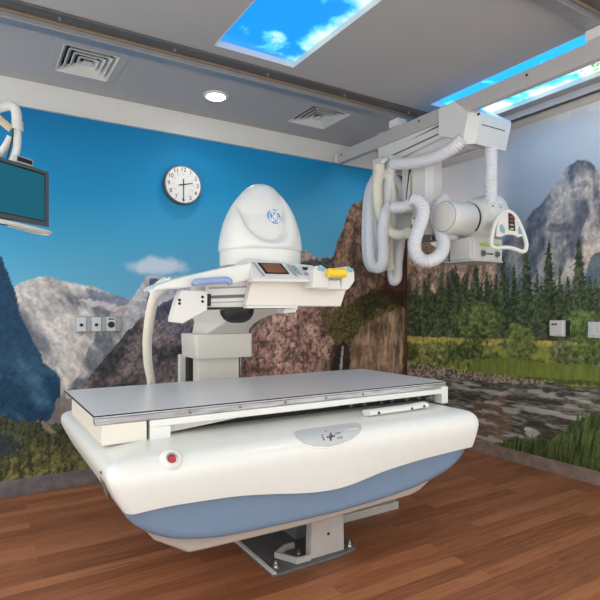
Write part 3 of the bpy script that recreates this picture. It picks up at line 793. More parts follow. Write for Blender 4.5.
# blue keel
BL = [(.470, .60), (.470, .55), (.480, .530), (.503, .502), (.533, .476), (.578, .447), (.633, .421), (.69, .402), (.76, .387), (.85, .374), (1.0, .367), (1.2, .362), (1.44, .358), (1.62, .364), (1.79, .374), (1.94, .389), (2.06, .409), (2.15, .432), (2.225, .460), (2.272, .488), (2.303, .518), (2.325, .556), (2.325, .60)]
def keel(pts, ya, yb, rb):
    n = len(pts); cx = sum(p[0] for p in pts)/n; cz = .60
    def shr(k): return [(cx+(x-cx)*(1-k*.5), z+(.60-z)*k) for x, z in pts]
    rings = []
    for y, k in ((ya+rb*.0, .13), (ya+rb*.02, .06), (ya+rb*.15, .02), (ya+rb*.4, .0), (yb-rb*.4, 0), (yb-rb*.15, .02), (yb-rb*.02, .06), (yb, .13)):
        rings.append([(x, y, z) for x, z in shr(k)])
    return MB().loft(rings)
ke = keel(BL, SY0+.038, SY1-.038, .05).build('keel', 'blue_shell', T, angle=50); ke['label'] = 'slate blue boat-shaped lower shell'
PN = [(.53, .56), (.56, .45), (.60, .40), (.738, .318), (.80, .315), (1.4, .310), (1.95, .328), (2.02, .343), (2.19, .43), (2.25, .56)]
MB().prism(PN, 'y', SY0+.10, SY1-.10).build('bottom_pan', 'pan', T, bevel=.01)
# pedestal on the floor
bp = MB()
bp.prism([(1.235, 2.25), (1.62, 2.25), (1.76, 2.275), (1.79, 2.31), (1.79, 3.0), (1.235, 3.0)], 'z', 0, .014)
bp.build('base_plate', 'footplate', T, bevel=.002)
B(1.235, 1.256, 2.25, 3.0, .0142, .0195).build('plate_edge', 'trim', T)
po = MB()
def taper(x0, x1, xa, xb, y0, y1, z0, z1): po.hexa([(x0, y0, z0), (x1, y0, z0), (x1, y1, z0), (x0, y1, z0), (xa, y0, z1), (xb, y0, z1), (xb, y1, z1), (xa, y1, z1)])
taper(1.475, 1.692, 1.492, 1.684, 2.285, 2.297, .0145, .36)
taper(1.475, 1.489, 1.492, 1.506, 2.297, 2.335, .0145, .36)
taper(1.678, 1.692, 1.670, 1.684, 2.297, 2.335, .0145, .36)
pb = po.build('pedestal_bracket', 'foot', T, bevel=.003)
MB().cyl((1.587, 2.2865, .125), (1.587, 2.279, .125), .007, seg=10).build('bracket_screw', 'dark', pb)
B(1.53, 1.70, 2.52, 2.98, .0145, .36).build('pedestal_column', 'footplate', T, bevel=.006)
# open foot bracket at the left of the post
fb = MB()
fb.prism([(1.325, 2.40), (1.39, 2.275), (1.474, 2.275), (1.474, 2.290), (1.40, 2.290), (1.342, 2.40), (1.42, 2.44), (1.474, 2.44), (1.474, 2.455), (1.41, 2.455)], 'z', .0145, .045)
fb.build('foot_clamp', 'foot', T, bevel=.002)
for (x, y) in ((1.287, 2.315), (1.745, 2.31), (1.44, 2.345)):
    b = MB().cyl((x, y, .0145), (x, y, .019), .026, seg=24).cyl((x, y, .019), (x, y, .05), .009, seg=12).cyl((x, y, .019), (x, y, .034), .016, seg=6).build('anchor_bolt', 'bolt', T)
bm_ = MB(); bm_.box(1.67, 2.37, 2.60, 2.90, 0.0, .05)
bb = bm_.build('floor_beam', 'foot', T, bevel=.003)
B(1.69, 2.34, 2.64, 2.86, .05, .074).build('beam_top', 'dark', bb)

# ------------------------------------------------------------------ FLUOROSCOPY TOWER
W = thing('fluoroscopy_tower', (1.42, 3.44, 0), 'white fluoroscopy tower with large domed image intensifier standing behind the x-ray table', 'x-ray tower')
B(1.265, 1.565, 3.34, 3.44, 0, 1.02).build('column', 'warm_white', W, bevel=.006)
B(1.195, 1.63, 3.50, 3.545, 0, 1.0).build('rear_plate', 'trim', W, bevel=.004)
B(1.235, 1.60, 3.44, 3.50, 0, 1.0).build('track_channel', 'dark', W)
MB().cyl((1.585, 3.36, 0), (1.585, 3.36, 1.0), .008, seg=12).build('guide_rod', 'steel', W)
def rrect(x0, x1, y0, y1, r, z, n=5, tl=None):
    pts = []
    for cx, cy, a0 in ((x0+r, y0+r, 180), (x1-r, y0+r, 270), (x1-r, y1-r, 0), (x0+r, y1-r, 90)):
        for k in range(n+1): a = R(a0+90*k/n); pts.append((cx+r*math.cos(a), cy+r*math.sin(a), z))
    return pts
MB().loft([rrect(1.235, 1.63, 3.27, 3.56, .012, .985), rrect(1.225, 1.632, 3.265, 3.56, .02, 1.0), rrect(1.215, 1.635, 3.26, 3.56, .03, 1.145)]).build('lift_collar', 'warm_white', W, angle=40)
# flared arm from the collar up to the scanner head
rings = []
for k in range(17):
    t = k/16; z = 1.146+.165*t; yf = 3.26-.52*t
    rx_ = float(np.interp(z, [1.146, 1.18, 1.22, 1.25, 1.275, 1.295, 1.311], [250, 251, 256, 263, 272, 284, 299]))
    lx_ = float(np.interp(z, [1.146, 1.22, 1.311], [194, 196, 192]))
    rings.append(rrect(atY(lx_, 311, 3.5).x, atY(rx_, 311, yf).x, yf, 3.56, .03, z))
MB().loft(rings).build('arm', 'warm_white', W, angle=40)
# scanner body
YB = 2.30
def pxpoly(pts, y): return [(atY(x, yy, y).x, atY(x, yy, y).z) for x, yy in pts]
# main cassette box
fr = pxpoly([(246, 305.5), (252, 281), (316, 281), (349, 281), (341, 306.5)], YB)
MB().prism(fr, 'y', YB, YB+.62).build('cassette_box', 'warm_white', W, bevel=.005)
lp = pxpoly([(246, 308.2), (246, 305.6), (297, 305.6), (297, 308.2)], YB); MB().prism(lp, 'y', YB-.006, YB+.60).build('lower_lip', 'trim', W)
# recessed slotted part on the left
MB().prism(pxpoly([(205, 311), (205, 281), (250, 280), (246, 308)], YB+.045), 'y', YB+.045, YB+.24).build('slot_body', 'trim', W, bevel=.003)
for (a, b) in ((286.5, 288.2), (294.8, 298.0), (301.5, 302.5)):
    MB().prism(pxpoly([(209, b+.8), (209, a+.8), (246.5, a-.6), (246.5, b-.6)], YB+.043), 'y', YB+.043, YB+.05).build('film_slot', 'print_grey' if a != 294.8 else 'footplate', W)
MB().prism(pxpoly([(205.5, 309.8), (205.5, 307.3), (292, 306.8), (292, 308.6)], YB+.03), 'y', YB+.03, YB+.05).build('lower_slot', 'dark', W)
MB().prism(pxpoly([(207, 306), (207, 294), (211, 294), (211, 306)], YB+.038), 'y', YB+.038, YB+.05).build('latch', 'dark', W)
# bracket block at the far left
bl = MB().prism(pxpoly([(172.5, 322), (173, 317.5), (177.5, 301), (182, 290), (207.5, 291), (207.5, 310), (183, 323.5)], YB-.01), 'y', YB-.01, YB+.06).build('bracket_block', 'trim', W, bevel=.004)
for px, py in ((179.5, 300), (179.5, 303.5), (202.5, 297), (202.5, 301.5)):
    p = atY(px, py, YB-.01); MB().cyl(p+Vector((0, -.0015, 0)), p+Vector((0, .006, 0)), .007, seg=10).build('bracket_hole', 'dark', bl)
# upper cover, console
cov = MB().prism(pxpoly([(153, 291), (157, 285.5), (172, 280), (190, 275.5), (222, 268), (245, 263.5), (252, 262), (252, 279.5), (236, 283.5), (205, 285.5), (180, 288.5), (170, 289)], YB-.02), 'y', YB-.02, YB+.16).build('upper_cover', 'white', W, bevel=.008)
con = MB()
def conz(px, py, y): p = atY(px, py, y); return p
yb0, yb1 = YB-.07, YB+.02
A0, A1 = atY(253.5, 278.2, yb0), atY(317, 279, yb0)
Bt0, Bt1 = atY(247.5, 258.0, yb1), atY(313, 265.5, yb1)
con.hexa([(A0.x, yb0, A0.z-.016), (A1.x, yb0, A1.z-.016), (A1.x, YB+.5, A1.z-.016), (A0.x, YB+.5, A0.z-.016), tuple(A0), tuple(A1), (A1.x, YB+.5, A1.z), (A0.x, YB+.5, A0.z)])
con.hexa([tuple(A0), tuple(A1), (A1.x, YB+.45, A1.z), (A0.x, YB+.45, A0.z), tuple(Bt0), tuple(Bt1), (Bt1.x, YB+.1, Bt1.z), (Bt0.x, YB+.1, Bt0.z)])
con.box(1.18, 1.60, YB+.1, YB+.66, 1.44, 1.54)
con_o = con.build('console', 'trim', W, bevel=.003)
cn = (A1-A0).cross(Bt0-A0).normalized()
if cn.y > 0: cn = -cn
def console_pad(pts, name, mat, lift, parent, th=.004):
    q = [onplane(x, y, A0, cn)+cn*lift for x, y in pts]
    return MB().loft([[p-cn*th for p in q], q]).build(name, mat, parent)
fbz = console_pad([(257.5, 262.8), (281, 263.6), (289.5, 273.8), (266, 273.4)], 'display_bezel', 'black', .0015, con_o)
console_pad([(260.5, 263.8), (279.5, 264.4), (286.5, 273.0), (267.5, 272.6)], 'display', 'screen_brown', .0025, fbz)
console_pad([(252, 262.2), (254.5, 262.4), (265, 275.8), (262.5, 275.6)], 'side_stripe', 'print_grey', .0015, con_o)
console_pad([(287, 264.3), (289, 264.5), (298, 276.4), (296, 276.2)], 'side_stripe', 'print_grey', .0015, con_o)
for k in range(4):
    x = 291.5+k*2; y = 265.3+k*2.4
    console_pad([(x, y), (x+3.2, y+.2), (x+4.6, y+1.9), (x+1.4, y+1.7)], 'key', 'print_grey' if k % 2 else 'teal_key', .002, con_o)
console_pad([(302, 267.2), (311, 267.6), (313, 270.0), (304, 269.6)], 'small_display', 'black', .002, con_o)
for k in range(3):
    x = 303.5+k*3; y = 272.6
    console_pad([(x, y), (x+2.2, y+.1), (x+3.4, y+2.3), (x+1.2, y+2.2)], 'key', 'print_grey', .002, con_o)
# operator grip on the right with yellow barrel
yg = YB-.10
gl = MB().prism(pxpoly([(312, 288), (314, 280), (314, 270), (317, 266), (322, 265.2), (327, 268.5), (329, 273), (329, 288.5)], yg), 'y', yg, yg+.2).build('grip_housing', 'trim', W, bevel=.006)
gl2 = MB().prism(pxpoly([(319, 289.5), (321, 279.5), (340, 280), (341.5, 289.6)], yg+.01), 'y', yg+.01, yg+.25).build('grip_bridge', 'trim', W, bevel=.005)
gr = MB().prism(pxpoly([(341.5, 289.7), (343.5, 271), (346, 266.6), (349.5, 266.4), (354.5, 271), (355, 281), (350, 288), (347.5, 290)], yg), 'y', yg, yg+.16).build('grip_head', 'trim', W, bevel=.006)
a, b = atY(328.5, 272.8, yg-.025), atY(345, 273.2, yg-.025)
yb = MB().lathe(a, b, [(0, .020), (.02, .0235), (.98, .0235), (1, .020)], 24).build('grip_barrel', 'yellow', W); yb['label'] = 'yellow barrel grip'
for px, py, w, m in ((321, 268.3, 3.6, 'teal_key'), (349.5, 269.3, 3.4, 'teal_key')):
    c = atY(px, py, yg-.003)
    MB().prism([(c.x-.022, c.z-.008), (c.x+.018, c.z-.016), (c.x+.026, c.z+.004), (c.x-.012, c.z+.012)], 'y', yg-.004, yg+.002).build('thumb_keys', m, gl if px < 330 else gr)
for px in (327.5, 334): 
    c = atY(px, 279.5, yg+.008); B(c.x-.012, c.x+.012, c.y-.004, c.y+.004, c.z-.006, c.z+.005).build('grip_button', 'print_grey', gl2)
# blue side handle
hp = [atY(x, y, YB-.06) for x, y in ((194.5, 284.5), (196.5, 282.4), (204, 281.6), (216, 280.6), (226, 279.9), (229.5, 281.4), (227.5, 283)) ]
bh = MB().tube(hp, .016, 12, 6, flat=.9)
bh.cyl(hp[1], hp[1]+Vector((0, .05, -.005)), .011, seg=12); bh.cyl(hp[4], hp[4]+Vector((0, .05, 0)), .011, seg=12)
h_ = bh.build('side_handle', 'blue_handle', W); h_['label'] = 'pale blue pull handle'
# black cone below the head, small catch
cz = atY(236, 311, 2.52)
MB().lathe((cz.x+.005, 2.52, 1.238), (cz.x+.005, 2.52, 1.335), [(0, .03), (.06, .05), (.2, .07), (.45, .086), (.7, .09), (1, .09)], 36).build('compression_cone', 'black', W)
MB().prism(pxpoly([(283, 313.2), (285, 307.5), (297.5, 307.5), (296, 312.4)], YB+.03), 'y', YB+.03, YB+.1).build('catch', 'trim', W, bevel=.002)
# the dome
DC = Vector((1.358, 2.62, 0)); 
DP = [(1.545, .224), (1.575, .226), (1.618, .2262), (1.624, .223), (1.628, .231), (1.64, .2325), (1.67, .2315), (1.71, .225), (1.75, .2165), (1.785, .2065), (1.825, .190), (1.866, .170), (1.893, .154), (1.914, .139), (1.938, .120), (1.962, .099), (1.98, .080), (1.993, .060), (2.002, .038), (2.006, .014)]
def dense(P_, n):
    out = []
    for (z0, r0), (z1, r1) in zip(P_, P_[1:]):
        m = max(1, int(math.hypot(z1-z0, r1-r0)/.008))
        for k in range(m): out.append((z0+(z1-z0)*k/m, r0+(r1-r0)*k/m))
    out.append(P_[-1]); return out
def domering(P_, seg=160, carve=True):
    rings = []
    for z, r in P_:
        ring = []
        for i in range(seg):
            a = 2*math.pi*i/seg; x, y = r*math.cos(a), r*math.sin(a)
            if carve and z > 1.634:
                # front tongue set back into the hood, rounded at its foot
                u = x+.045; v = z-1.795
                d = math.hypot(u, v*.9) if v < 0 else abs(u)*(1-.12*min(1, v/.2))
                if y < 0:
                    t = 1-min(1, max(0, (d-.108)/.022)); t = t*t*(3-2*t)
                    dep = .05*(1-min(1, max(0, (v-.02)/.17)))
                    f = math.sqrt(max(0, -y/r)) if r > .02 else 0
                    y += dep*t*f
                    t2 = math.exp(-((d-.16)/.03)**2)*(1 if v < .12 else 0)
                    y -= .012*t2*f*(1-min(1, max(0, (v)/.12)))
            ring.append((DC.x+x, DC.y+y, z))
        rings.append(ring)
    return rings
dome = MB().loft(domering(dense(DP, 0))).build('intensifier_dome', 'white', W, angle=60); dome['label'] = 'large white hood with a round blue emblem'
# emblem
def emblem(c, n, r, parent):
    n = n.normalized(); u = Vector((0, 0, 1)).cross(n).normalized(); v = n.cross(u)
    e = MB().lathe(c-n*.02, c+n*.003, [(0, r), (.9, r), (1, r*.96)], 36).build('emblem', 'logo_blue', parent)
    w = MB()
    def pt(a, b, l=.0035): return c+u*a*r+v*b*r+n*l
    w.tube([pt(.8*math.cos(2*math.pi*k/24), .8*math.sin(2*math.pi*k/24)) for k in range(25)], r*.045, 6, 2)
    # curls around the rim
    for k in range(4):
        a0 = k*math.pi/2+.3
        w.tube([pt(.93*math.cos(a0+t*.22), .93*math.sin(a0+t*.22)) for t in range(4)], r*.05, 6, 3)
    # monogram: two looped letters
    G = [(-.02, .5), (-.22, .62), (-.42, .46), (-.36, .2), (-.12, .14), (-.08, -.1), (-.14, -.46), (-.34, -.58), (-.48, -.4), (-.36, -.16), (-.1, -.04), (.05, .02)]
    E_ = [(.44, .44), (.34, .60), (.14, .54), (.12, .26), (.32, .12), (.14, .02), (.08, -.26), (.2, -.54), (.42, -.54), (.52, -.32), (.4, -.14), (.26, -.24)]
    w.tube([pt(*p) for p in G], r*.085, 6, 5); w.tube([pt(*p) for p in E_], r*.085, 6, 5)
    w.build('monogram', 'clock_face', e)
def dome_front(px, py):
    d = ray(px, py); best = None
    for k in range(400):
        t = 2.2+k*.003; p = CAM+d*t
        r = np.interp(p.z, [a for a, b in DP], [b for a, b in DP])
        if math.hypot(p.x-DC.x, p.y-DC.y) < r: return p
lc = dome_front(274.8, 216)
emblem(atY(274.8, 216.5, lc.y+.046), Vector((.03, -1, .22)), .042, dome)
# drooping cable of the tower
ch = [atY(x, y, d) for x, y, d in ((172, 281.5, 2.42), (161, 287, 2.46), (155, 294, 2.5), (150.5, 309, 2.6), (147.5, 328, 2.75), (146.3, 345, 2.9), (147.3, 365, 3.04), (150.5, 384, 3.12))]
ch.append(ch[-1]+Vector((.02, .12, -.12))); ch.append(ch[-1]+Vector((.05, .2, -.1)))
MB().tube(ch, .024, 14, 8, flat=.75).build('cable_hose', 'hose_cream', W)
MB().tube([p+Vector((.018, -.018, 0)) for p in ch], .007, 8, 8).build('cable', 'greywhite', W)
MB().tube([ch[1]+Vector((.03, 0, .02)), ch[1]+Vector((0, 0, .0)), ch[2]+Vector((0, 0, .005))], .032, 14, 8).build('cable_collar', 'white', W)

# ------------------------------------------------------------------ OVERHEAD BRIDGE AND TUBE CRANE
G = thing('bridge_beam', (2.98, 2.7, ZC-.055), 'long pale bridge beam hung under the ceiling rails, carrying the tube crane', 'crane bridge')
bz0, bz1 = 2.706, 2.815
g1 = B(2.945, 3.00, -.4, 4.10, bz0, bz1).build('beam', 'beam_shaded', G, bevel=.005)
MB().cyl((2.943, 4.02, 2.775), (2.947, 4.02, 2.775), .012, seg=12).build('end_screw', 'footplate', g1)
for yy in (3.0, 2.06, 1.2): MB().cyl((2.9435, yy, 2.78), (2.947, yy, 2.78), .009, seg=10).build('beam_hole', 'dark', g1)
B(2.94, 3.005, 4.10, 4.125, bz0+.02, bz1).build('end_stop', 'bridge', G, bevel=.004)
for y in (3.271, 1.621):
    for x in (2.972,):
        B(x-.05, x+.05, y-.055, y+.055, bz1, ZC-.056).build('trolley', 'bridge', G, bevel=.003)
K = thing('x_ray_tube_crane', (3.17, 2.95, 2.5), 'white ceiling x-ray tube on a telescoping column with looped hoses', 'x-ray tube crane')
# carriage
ca = B(3.003, 3.40, 2.66, 3.50, 2.515, 2.712)
car = ca.build('carriage', 'bridge', K, bevel=.006)
# side cover with slanted gaps
sp = MB().prism([(3.52, 2.716), (3.50, 2.545), (3.42, 2.54), (2.70, 2.605), (2.70, 2.716)], 'x', 2.965, 3.003).build('side_cover', 'bridge', K, bevel=.003)
MB().prism([(3.16, 2.668), (2.80, 2.700), (2.80, 2.683)], 'x', 2.9645, 2.97).build('side_gap', 'footplate', sp)
MB().prism([(3.36, 2.604), (2.76, 2.640), (2.76, 2.628), (3.36, 2.590)], 'x', 2.9645, 2.97).build('side_gap', 'footplate', sp)
B(3.19, 3.194, 2.66, 3.2, 2.513, 2.516).build('underside_slot', 'dark', K)
# front housing
HS = [(2.78, 2.80), (2.62, 2.80), (2.455, 2.685), (2.452, 2.66), (2.50, 2.475), (2.60, 2.525), (2.78, 2.60)]
hm = MB()
x0, x1, ch_ = 2.925, 3.335, .07
def hsec(x, f): return [(x, y+(f if y < 2.55 else 0), z) for y, z in HS]
hm.loft([hsec(x0, .055), hsec(x0+.035, .03), hsec(x0+.065, .0), hsec(x1-.01, 0), hsec(x1, .008)])
ho = hm.build('front_housing', 'white', K, bevel=.004, angle=25)
hn = Vector((1, 0, 0))
MB().hexa([(3.02, 2.4625, 2.604), (3.27, 2.4625, 2.604), (3.27, 2.475, 2.604), (3.02, 2.475, 2.604), (3.02, 2.4615, 2.609), (3.27, 2.4615, 2.609), (3.27, 2.475, 2.609), (3.02, 2.475, 2.609)]).build('vent_slot', 'footplate', ho)
c = Vector((2.978, 2.462, 2.668)); MB().cyl(c, c+Vector((-.004, -.012, 0)), .008, seg=12).build('housing_screw', 'dark', ho)
# telescoping column
def octo(cx, cy, hx, hy, ch, z): return [(cx-hx+ch, cy-hy, z), (cx+hx-ch, cy-hy, z), (cx+hx, cy-hy+ch, z), (cx+hx, cy+hy-ch, z), (cx+hx-ch, cy+hy, z), (cx-hx+ch, cy+hy, z), (cx-hx, cy+hy-ch, z), (cx-hx, cy-hy+ch, z)]
cx_, cy_ = 3.09, 3.06
MB().loft([octo(cx_, cy_, .09, .115, .045, 2.05), octo(cx_, cy_, .09, .115, .045, 2.52)]).build('column', 'bridge', K, bevel=.004, angle=20)
MB().loft([octo(cx_, cy_, .075, .095, .03, 1.9), octo(cx_, cy_, .075, .095, .03, 2.12)]).build('inner_column', 'greywhite', K, bevel=.004, angle=20)
pl = MB().prism([(3.18, 2.52), (3.18, 2.43), (3.21, 2.50), (3.27, 2.515), (3.27, 1.95), (3.20, 1.95), (3.18, 2.0)], 'x', 3.015, 3.03)
pl.prism([(3.10, 2.515), (3.27, 2.515), (3.27, 1.97), (3.19, 1.97), (3.18, 2.38)], 'x', 3.0305, 3.045)
pl.build('column_plate', 'white', K, bevel=.002)
# tube head
TYc, TZ = 2.70, 1.985
tc_ = MB().lathe((2.90, TYc, TZ), (3.15, TYc, TZ), [(0, .113), (.02, .118), (.12, .122), (.4, .124), (1, .126)], 48).build('tube_barrel', 'white', K, angle=60)
MB().lathe((2.897, TYc, TZ), (2.92, TYc, TZ), [(0, .111), (1, .111)], 48).build('barrel_gap', 'print_grey', tc_)
MB().lathe((2.888, TYc, TZ), (2.92, TYc, TZ), [(0, .098), (.1, .105), (.4, .108), (1, .108)], 48).build('barrel_cap', 'warm_white', tc_)
MB().lathe((3.13, TYc, TZ), (3.146, TYc, TZ), [(0, .1275), (1, .1275)], 48).build('barrel_gap', 'dark', tc_)
th = MB().lathe((3.146, TYc-.02, TZ+.012), (3.56, TYc-.02, TZ+.02), [(0, .118), (.01, .134), (.08, .143), (.4, .147), (.7, .140), (.88, .115), (.97, .07), (1, .03)], 48)
tho = th.build('tube_housing', 'white', K, angle=60)
# hub bulging to the front with emblem
MB().lathe((3.29, 2.72, 2.035), (3.29, 2.505, 2.045), [(0, .138), (.45, .136), (.75, .126), (.9, .108), (.97, .085), (1, .05)], 40).build('pivot_hub', 'white', tho, angle=60)
ecx = onplane(500.5, 205, (0, 2.508, 0), Vector((0, 1, 0)))
emblem(ecx, Vector((-.05, -1, .2)), .022, tho)
for dx, dy in ((-8, -3), (-9, 1), (-5.5, -2)):
    c = onplane(500.5+dx*.8, 205+dy, (0, 2.512, 0), Vector((0, 1, 0))); MB().cyl(c, c+Vector((0, .04, 0)), .006, seg=10).build('hub_screw', 'footplate', tho)
MB().loft([rrect(3.06, 3.24, 2.74, 3.10, .03, 1.92), rrect(3.06, 3.24, 2.74, 3.10, .03, 2.06)]).build('trunnion', 'greywhite', K, bevel=.004)
# collimator
cl = B(3.07, 3.385, 2.575, 2.80, 1.675, 1.838).build('collimator', 'trim', K, bevel=.005)
B(3.058, 3.0705, 2.60, 2.79, 1.682, 1.832).build('side_plate', 'trim', cl, bevel=.002)
B(3.04, 3.36, 2.81, 2.90, 1.67, 1.80).build('filter_box', 'print_grey', cl, bevel=.004)
B(3.05, 3.39, 2.57, 2.84, 1.664, 1.674).build('slot_rail', 'trim', cl, bevel=.002)
B(3.08, 3.375, 2.571, 2.576, 1.685, 1.825).build('control_face', 'trim', cl, bevel=.001)
g_ = MB().prism([(3.125, 1.782), (3.15, 1.776), (3.35, 1.776), (3.35, 1.797), (3.21, 1.801), (3.13, 1.797)], 'y', 2.566, 2.572).build('green_label', 'green', cl)
for x, r in ((3.16, .022), (3.315, .022)):
    MB().lathe((x, 2.571, 1.722), (x, 2.548, 1.722), [(0, r), (.2, r), (.3, r*.8), (.9, r*.75), (1, r*.6)], 24).build('knob', 'footplate', cl)
    MB().cyl((x, 2.5705, 1.722), (x, 2.568, 1.722), r*1.5, seg=28).build('knob_dial', 'panel_grey', cl)
for x in (3.215, 3.24, 3.262): MB().cyl((x, 2.571, 1.722), (x, 2.566, 1.722), .008, seg=12).build('switch', 'footplate', cl)
B(3.13, 3.33, 2.60, 2.78, 1.838, 1.885).build('collar_mount', 'greywhite', cl)
# control handle in front of the head
hn = Vector((-.52, -.84, .12)).normalized(); hcen = CAM+ray(509, 228)*3.62
def hpt(px, py, l=0): return onplane(px, py, hcen, hn)+hn*l
loop = [(500, 215), (495.5, 222), (492.7, 232), (491.2, 241), (492, 246), (496, 248.3), (502, 247.6), (509, 247.8), (516, 249.6), (521.5, 251.6), (525.3, 250.3), (526.3, 244), (524, 235), (519.5, 224), (515, 216), (508.8, 211.3), (503.5, 212), (500, 215)]
MB().tube([hpt(*p) for p in loop], .0145, 14, 6).build('control_handle', 'white', K)
fp = [(500, 216), (503.5, 213), (508.5, 212), (513, 214), (517.5, 219.5), (521.5, 231), (522.5, 236), (518, 237.5), (513, 234.8), (506, 234.6), (500.5, 237), (496, 236.5), (496.5, 226)]
hpn = MB().loft([[hpt(*p, -.02) for p in fp], [hpt(*p, .006) for p in fp]]).build('control_plate', 'warm_white', K, bevel=.003)
dp = [(507.8, 213.5), (513.8, 214.4), (515, 231.5), (508.3, 230.2)]
hs = MB().loft([[hpt(*p, .004) for p in dp], [hpt(*p, .009) for p in dp]]).build('display_strip', 'black', hpn)
for k, m in enumerate(('red', 'screen_brown', 'print_grey', 'green')):
    y = 216.4+k*4
    q = [(509.5, y), (513, y+.2), (513.2, y+1.7), (509.7, y+1.5)]
    MB().loft([[hpt(*p, .008) for p in q], [hpt(*p, .0105) for p in q]]).build('indicator', m, hs)
for q in ([(499.5, 225.5), (502, 224.5), (504.8, 230.5), (504, 234), (500, 232)], [(519, 226.5), (521, 228), (522, 234.5), (518.2, 234.2), (517.4, 230)]):
    MB().loft([[hpt(*p, .004) for p in q], [hpt(*p, .010) for p in q]]).build('thumb_pad', 'teal_key', hpn)
MB().tube([hpt(506, 222, -.02), hpt(504, 224, -.07), Vector((3.33, 2.56, 1.97))], .03, 12, 6).build('handle_arm', 'greywhite', K)

# hoses: (bearing px, px height, distance along the view)
def hz(lst): return [CAM+ray(a, b)*d for a, b, d in lst]
def hose(name, pts, r, mat='hose', corr=.02, pitch=.017):
    return MB().tube(hz(pts), r, 16, 10, corr, pitch).build(name, mat, K, angle=80)
# trunk hose along the carriage to the housing
hose('trunk_hose', [(463, 138, 3.72), (455, 146, 3.76), (444, 153, 3.83), (430, 159, 3.93), (415, 162.5, 4.05), (402, 163.5, 4.17), (394, 163.5, 4.26)], .046, 'hose', .05, .019)
B(2.90, 2.964, 3.40, 3.52, 2.46, 2.60).build('hose_elbow_box', 'white', K, bevel=.015)
hose('hanging_hose', [(393, 158, 4.33), (390.5, 168, 4.32), (388.5, 180, 4.32), (386.5, 200, 4.30), (385, 222, 4.28), (384.5, 248, 4.26), (384, 262, 4.26), (380, 267.5, 4.29), (375.5, 262, 4.34), (374, 240, 4.36), (373.5, 210, 4.38), (374, 190, 4.40), (377, 181, 4.42)], .046)
hose('hanging_hose', [(393, 205, 4.10), (387.5, 210, 4.14), (384, 220, 4.17), (383, 235, 4.18), (383.5, 254, 4.18), (382, 264, 4.20), (377, 268, 4.24), (371.5, 262, 4.30), (370, 240, 4.34), (370.5, 205, 4.38), (372.5, 187, 4.42), (376, 178, 4.46)], .045)
hose('cream_hose', [(379, 172.5, 4.24), (377, 184, 4.22), (377.5, 200, 4.22), (380, 214, 4.24), (386, 226, 4.22), (392, 232.5, 4.18), (400, 235, 4.12), (409, 233, 4.02)], .040, 'hose_cream', .01)
hose('cream_hose', [(377, 196, 4.24), (377.5, 183, 4.25), (380, 175.5, 4.27), (385, 174.5, 4.30), (389, 180, 4.32), (391, 200, 4.33), (390, 226, 4.34), (388, 248, 4.35), (390, 270, 4.36)], .042, 'hose_cream', .01)
hose('hanging_hose', [(391, 176, 4.48), (397, 182, 4.46), (402, 190, 4.44), (403, 208, 4.44), (401, 235, 4.44), (398, 262, 4.44), (397, 278, 4.45), (393, 280, 4.47), (392, 262, 4.5), (395, 230, 4.5), (397, 190, 4.5)], .040, 'hose', .012)
hose('left_hose', [(372, 184, 4.46), (368.5, 196, 4.45), (366.8, 215, 4.44), (366.3, 240, 4.43), (367.5, 258, 4.43), (371, 267, 4.43), (376, 268, 4.44)], .040, 'hose', .012)
# front loop between column and tube
hose('loop_hose', [(394, 207.5, 4.05), (402, 207.3, 4.00), (409, 205, 3.95), (413.5, 201, 3.91)], .045, 'hose', .05, .019)
hose('loop_hose', [(412.5, 199.5, 3.88), (418, 201, 3.86), (422.5, 206, 3.84), (423.2, 214, 3.83), (420, 225, 3.82), (416, 236, 3.81), (414.2, 247, 3.80), (417, 256, 3.79), (424, 261, 3.77), (433, 260, 3.75), (440.5, 254, 3.80), (443.5, 245, 3.86), (441, 233, 3.91), (437, 221, 3.94), (436.5, 211, 3.95), (440, 203.5, 3.94), (447.5, 199.0, 3.90)], .047, 'hose', .05, .019)
hose('drop_hose', [(491, 147, 3.84), (491, 160, 3.84), (491, 180, 3.84), (491, 203, 3.86)], .043, 'hose', .05, .019)
for a, b, d in ((396, 204, 4.04), (398.5, 208, 4.02)): pass
p = CAM+ray(412.5, 200, )*3.89
q = CAM+ray(423.5, 206)*3.84
# little hardware under the column seen through the loop
B(3.08, 3.17, 3.00, 3.12, 1.86, 1.93).build('cable_clamp', 'steel', K, bevel=.006)
B(2.95, 3.05, 3.12, 3.25, 2.085, 2.135).build('hose_bracket', 'greywhite', K, bevel=.004)
p0 = CAM+ray(379, 171)*4.26
MB().lathe(p0+Vector((0, 0, -.03)), p0+Vector((0, 0, .06)), [(0, .045), (.8, .045), (1, .03)], 20).build('hose_hook', 'hose_cream', K)
hk = MB(); hk.tube([p0+Vector((0, 0, .05)), p0+Vector((.06, -.02, .10)), Vector((3.02, 3.49, 2.56))], .02, 10, 6); hk.build('hose_hanger', 'white', K)

# ------------------------------------------------------------------ MONITOR ON ITS CEILING ARM
mu = Vector((.793, .609, 0)); mn = Vector((.609, -.793, 0)); mup = Vector((0, 0, 1))
mr = CAM+ray(48.5, 172)*3.2          # upper right corner of the bezel
MW, MH = .62, .335
MT = thing('ceiling_monitor', mr-mu*MW/2-mup*MH, 'wide grey framed monitor with teal screen hanging at the left edge', 'monitor')
def mq(a, b, c): return mr-mu*(MW-a)+mup*(b-MH)+mn*c      # a along, b up, c towards the viewer
def mbox(a0, a1, b0, b1, c0, c1): return MB().hexa([mq(a0, b0, c0), mq(a1, b0, c0), mq(a1, b0, c1), mq(a0, b0, c1), mq(a0, b1, c0), mq(a1, b1, c0), mq(a1, b1, c1), mq(a0, b1, c1)])
mbox(.01, MW-.01, .01, MH-.01, -.045, -.008).build('back_shell', 'bezel', MT, bevel=.006)
fz = MB(); bw = .024
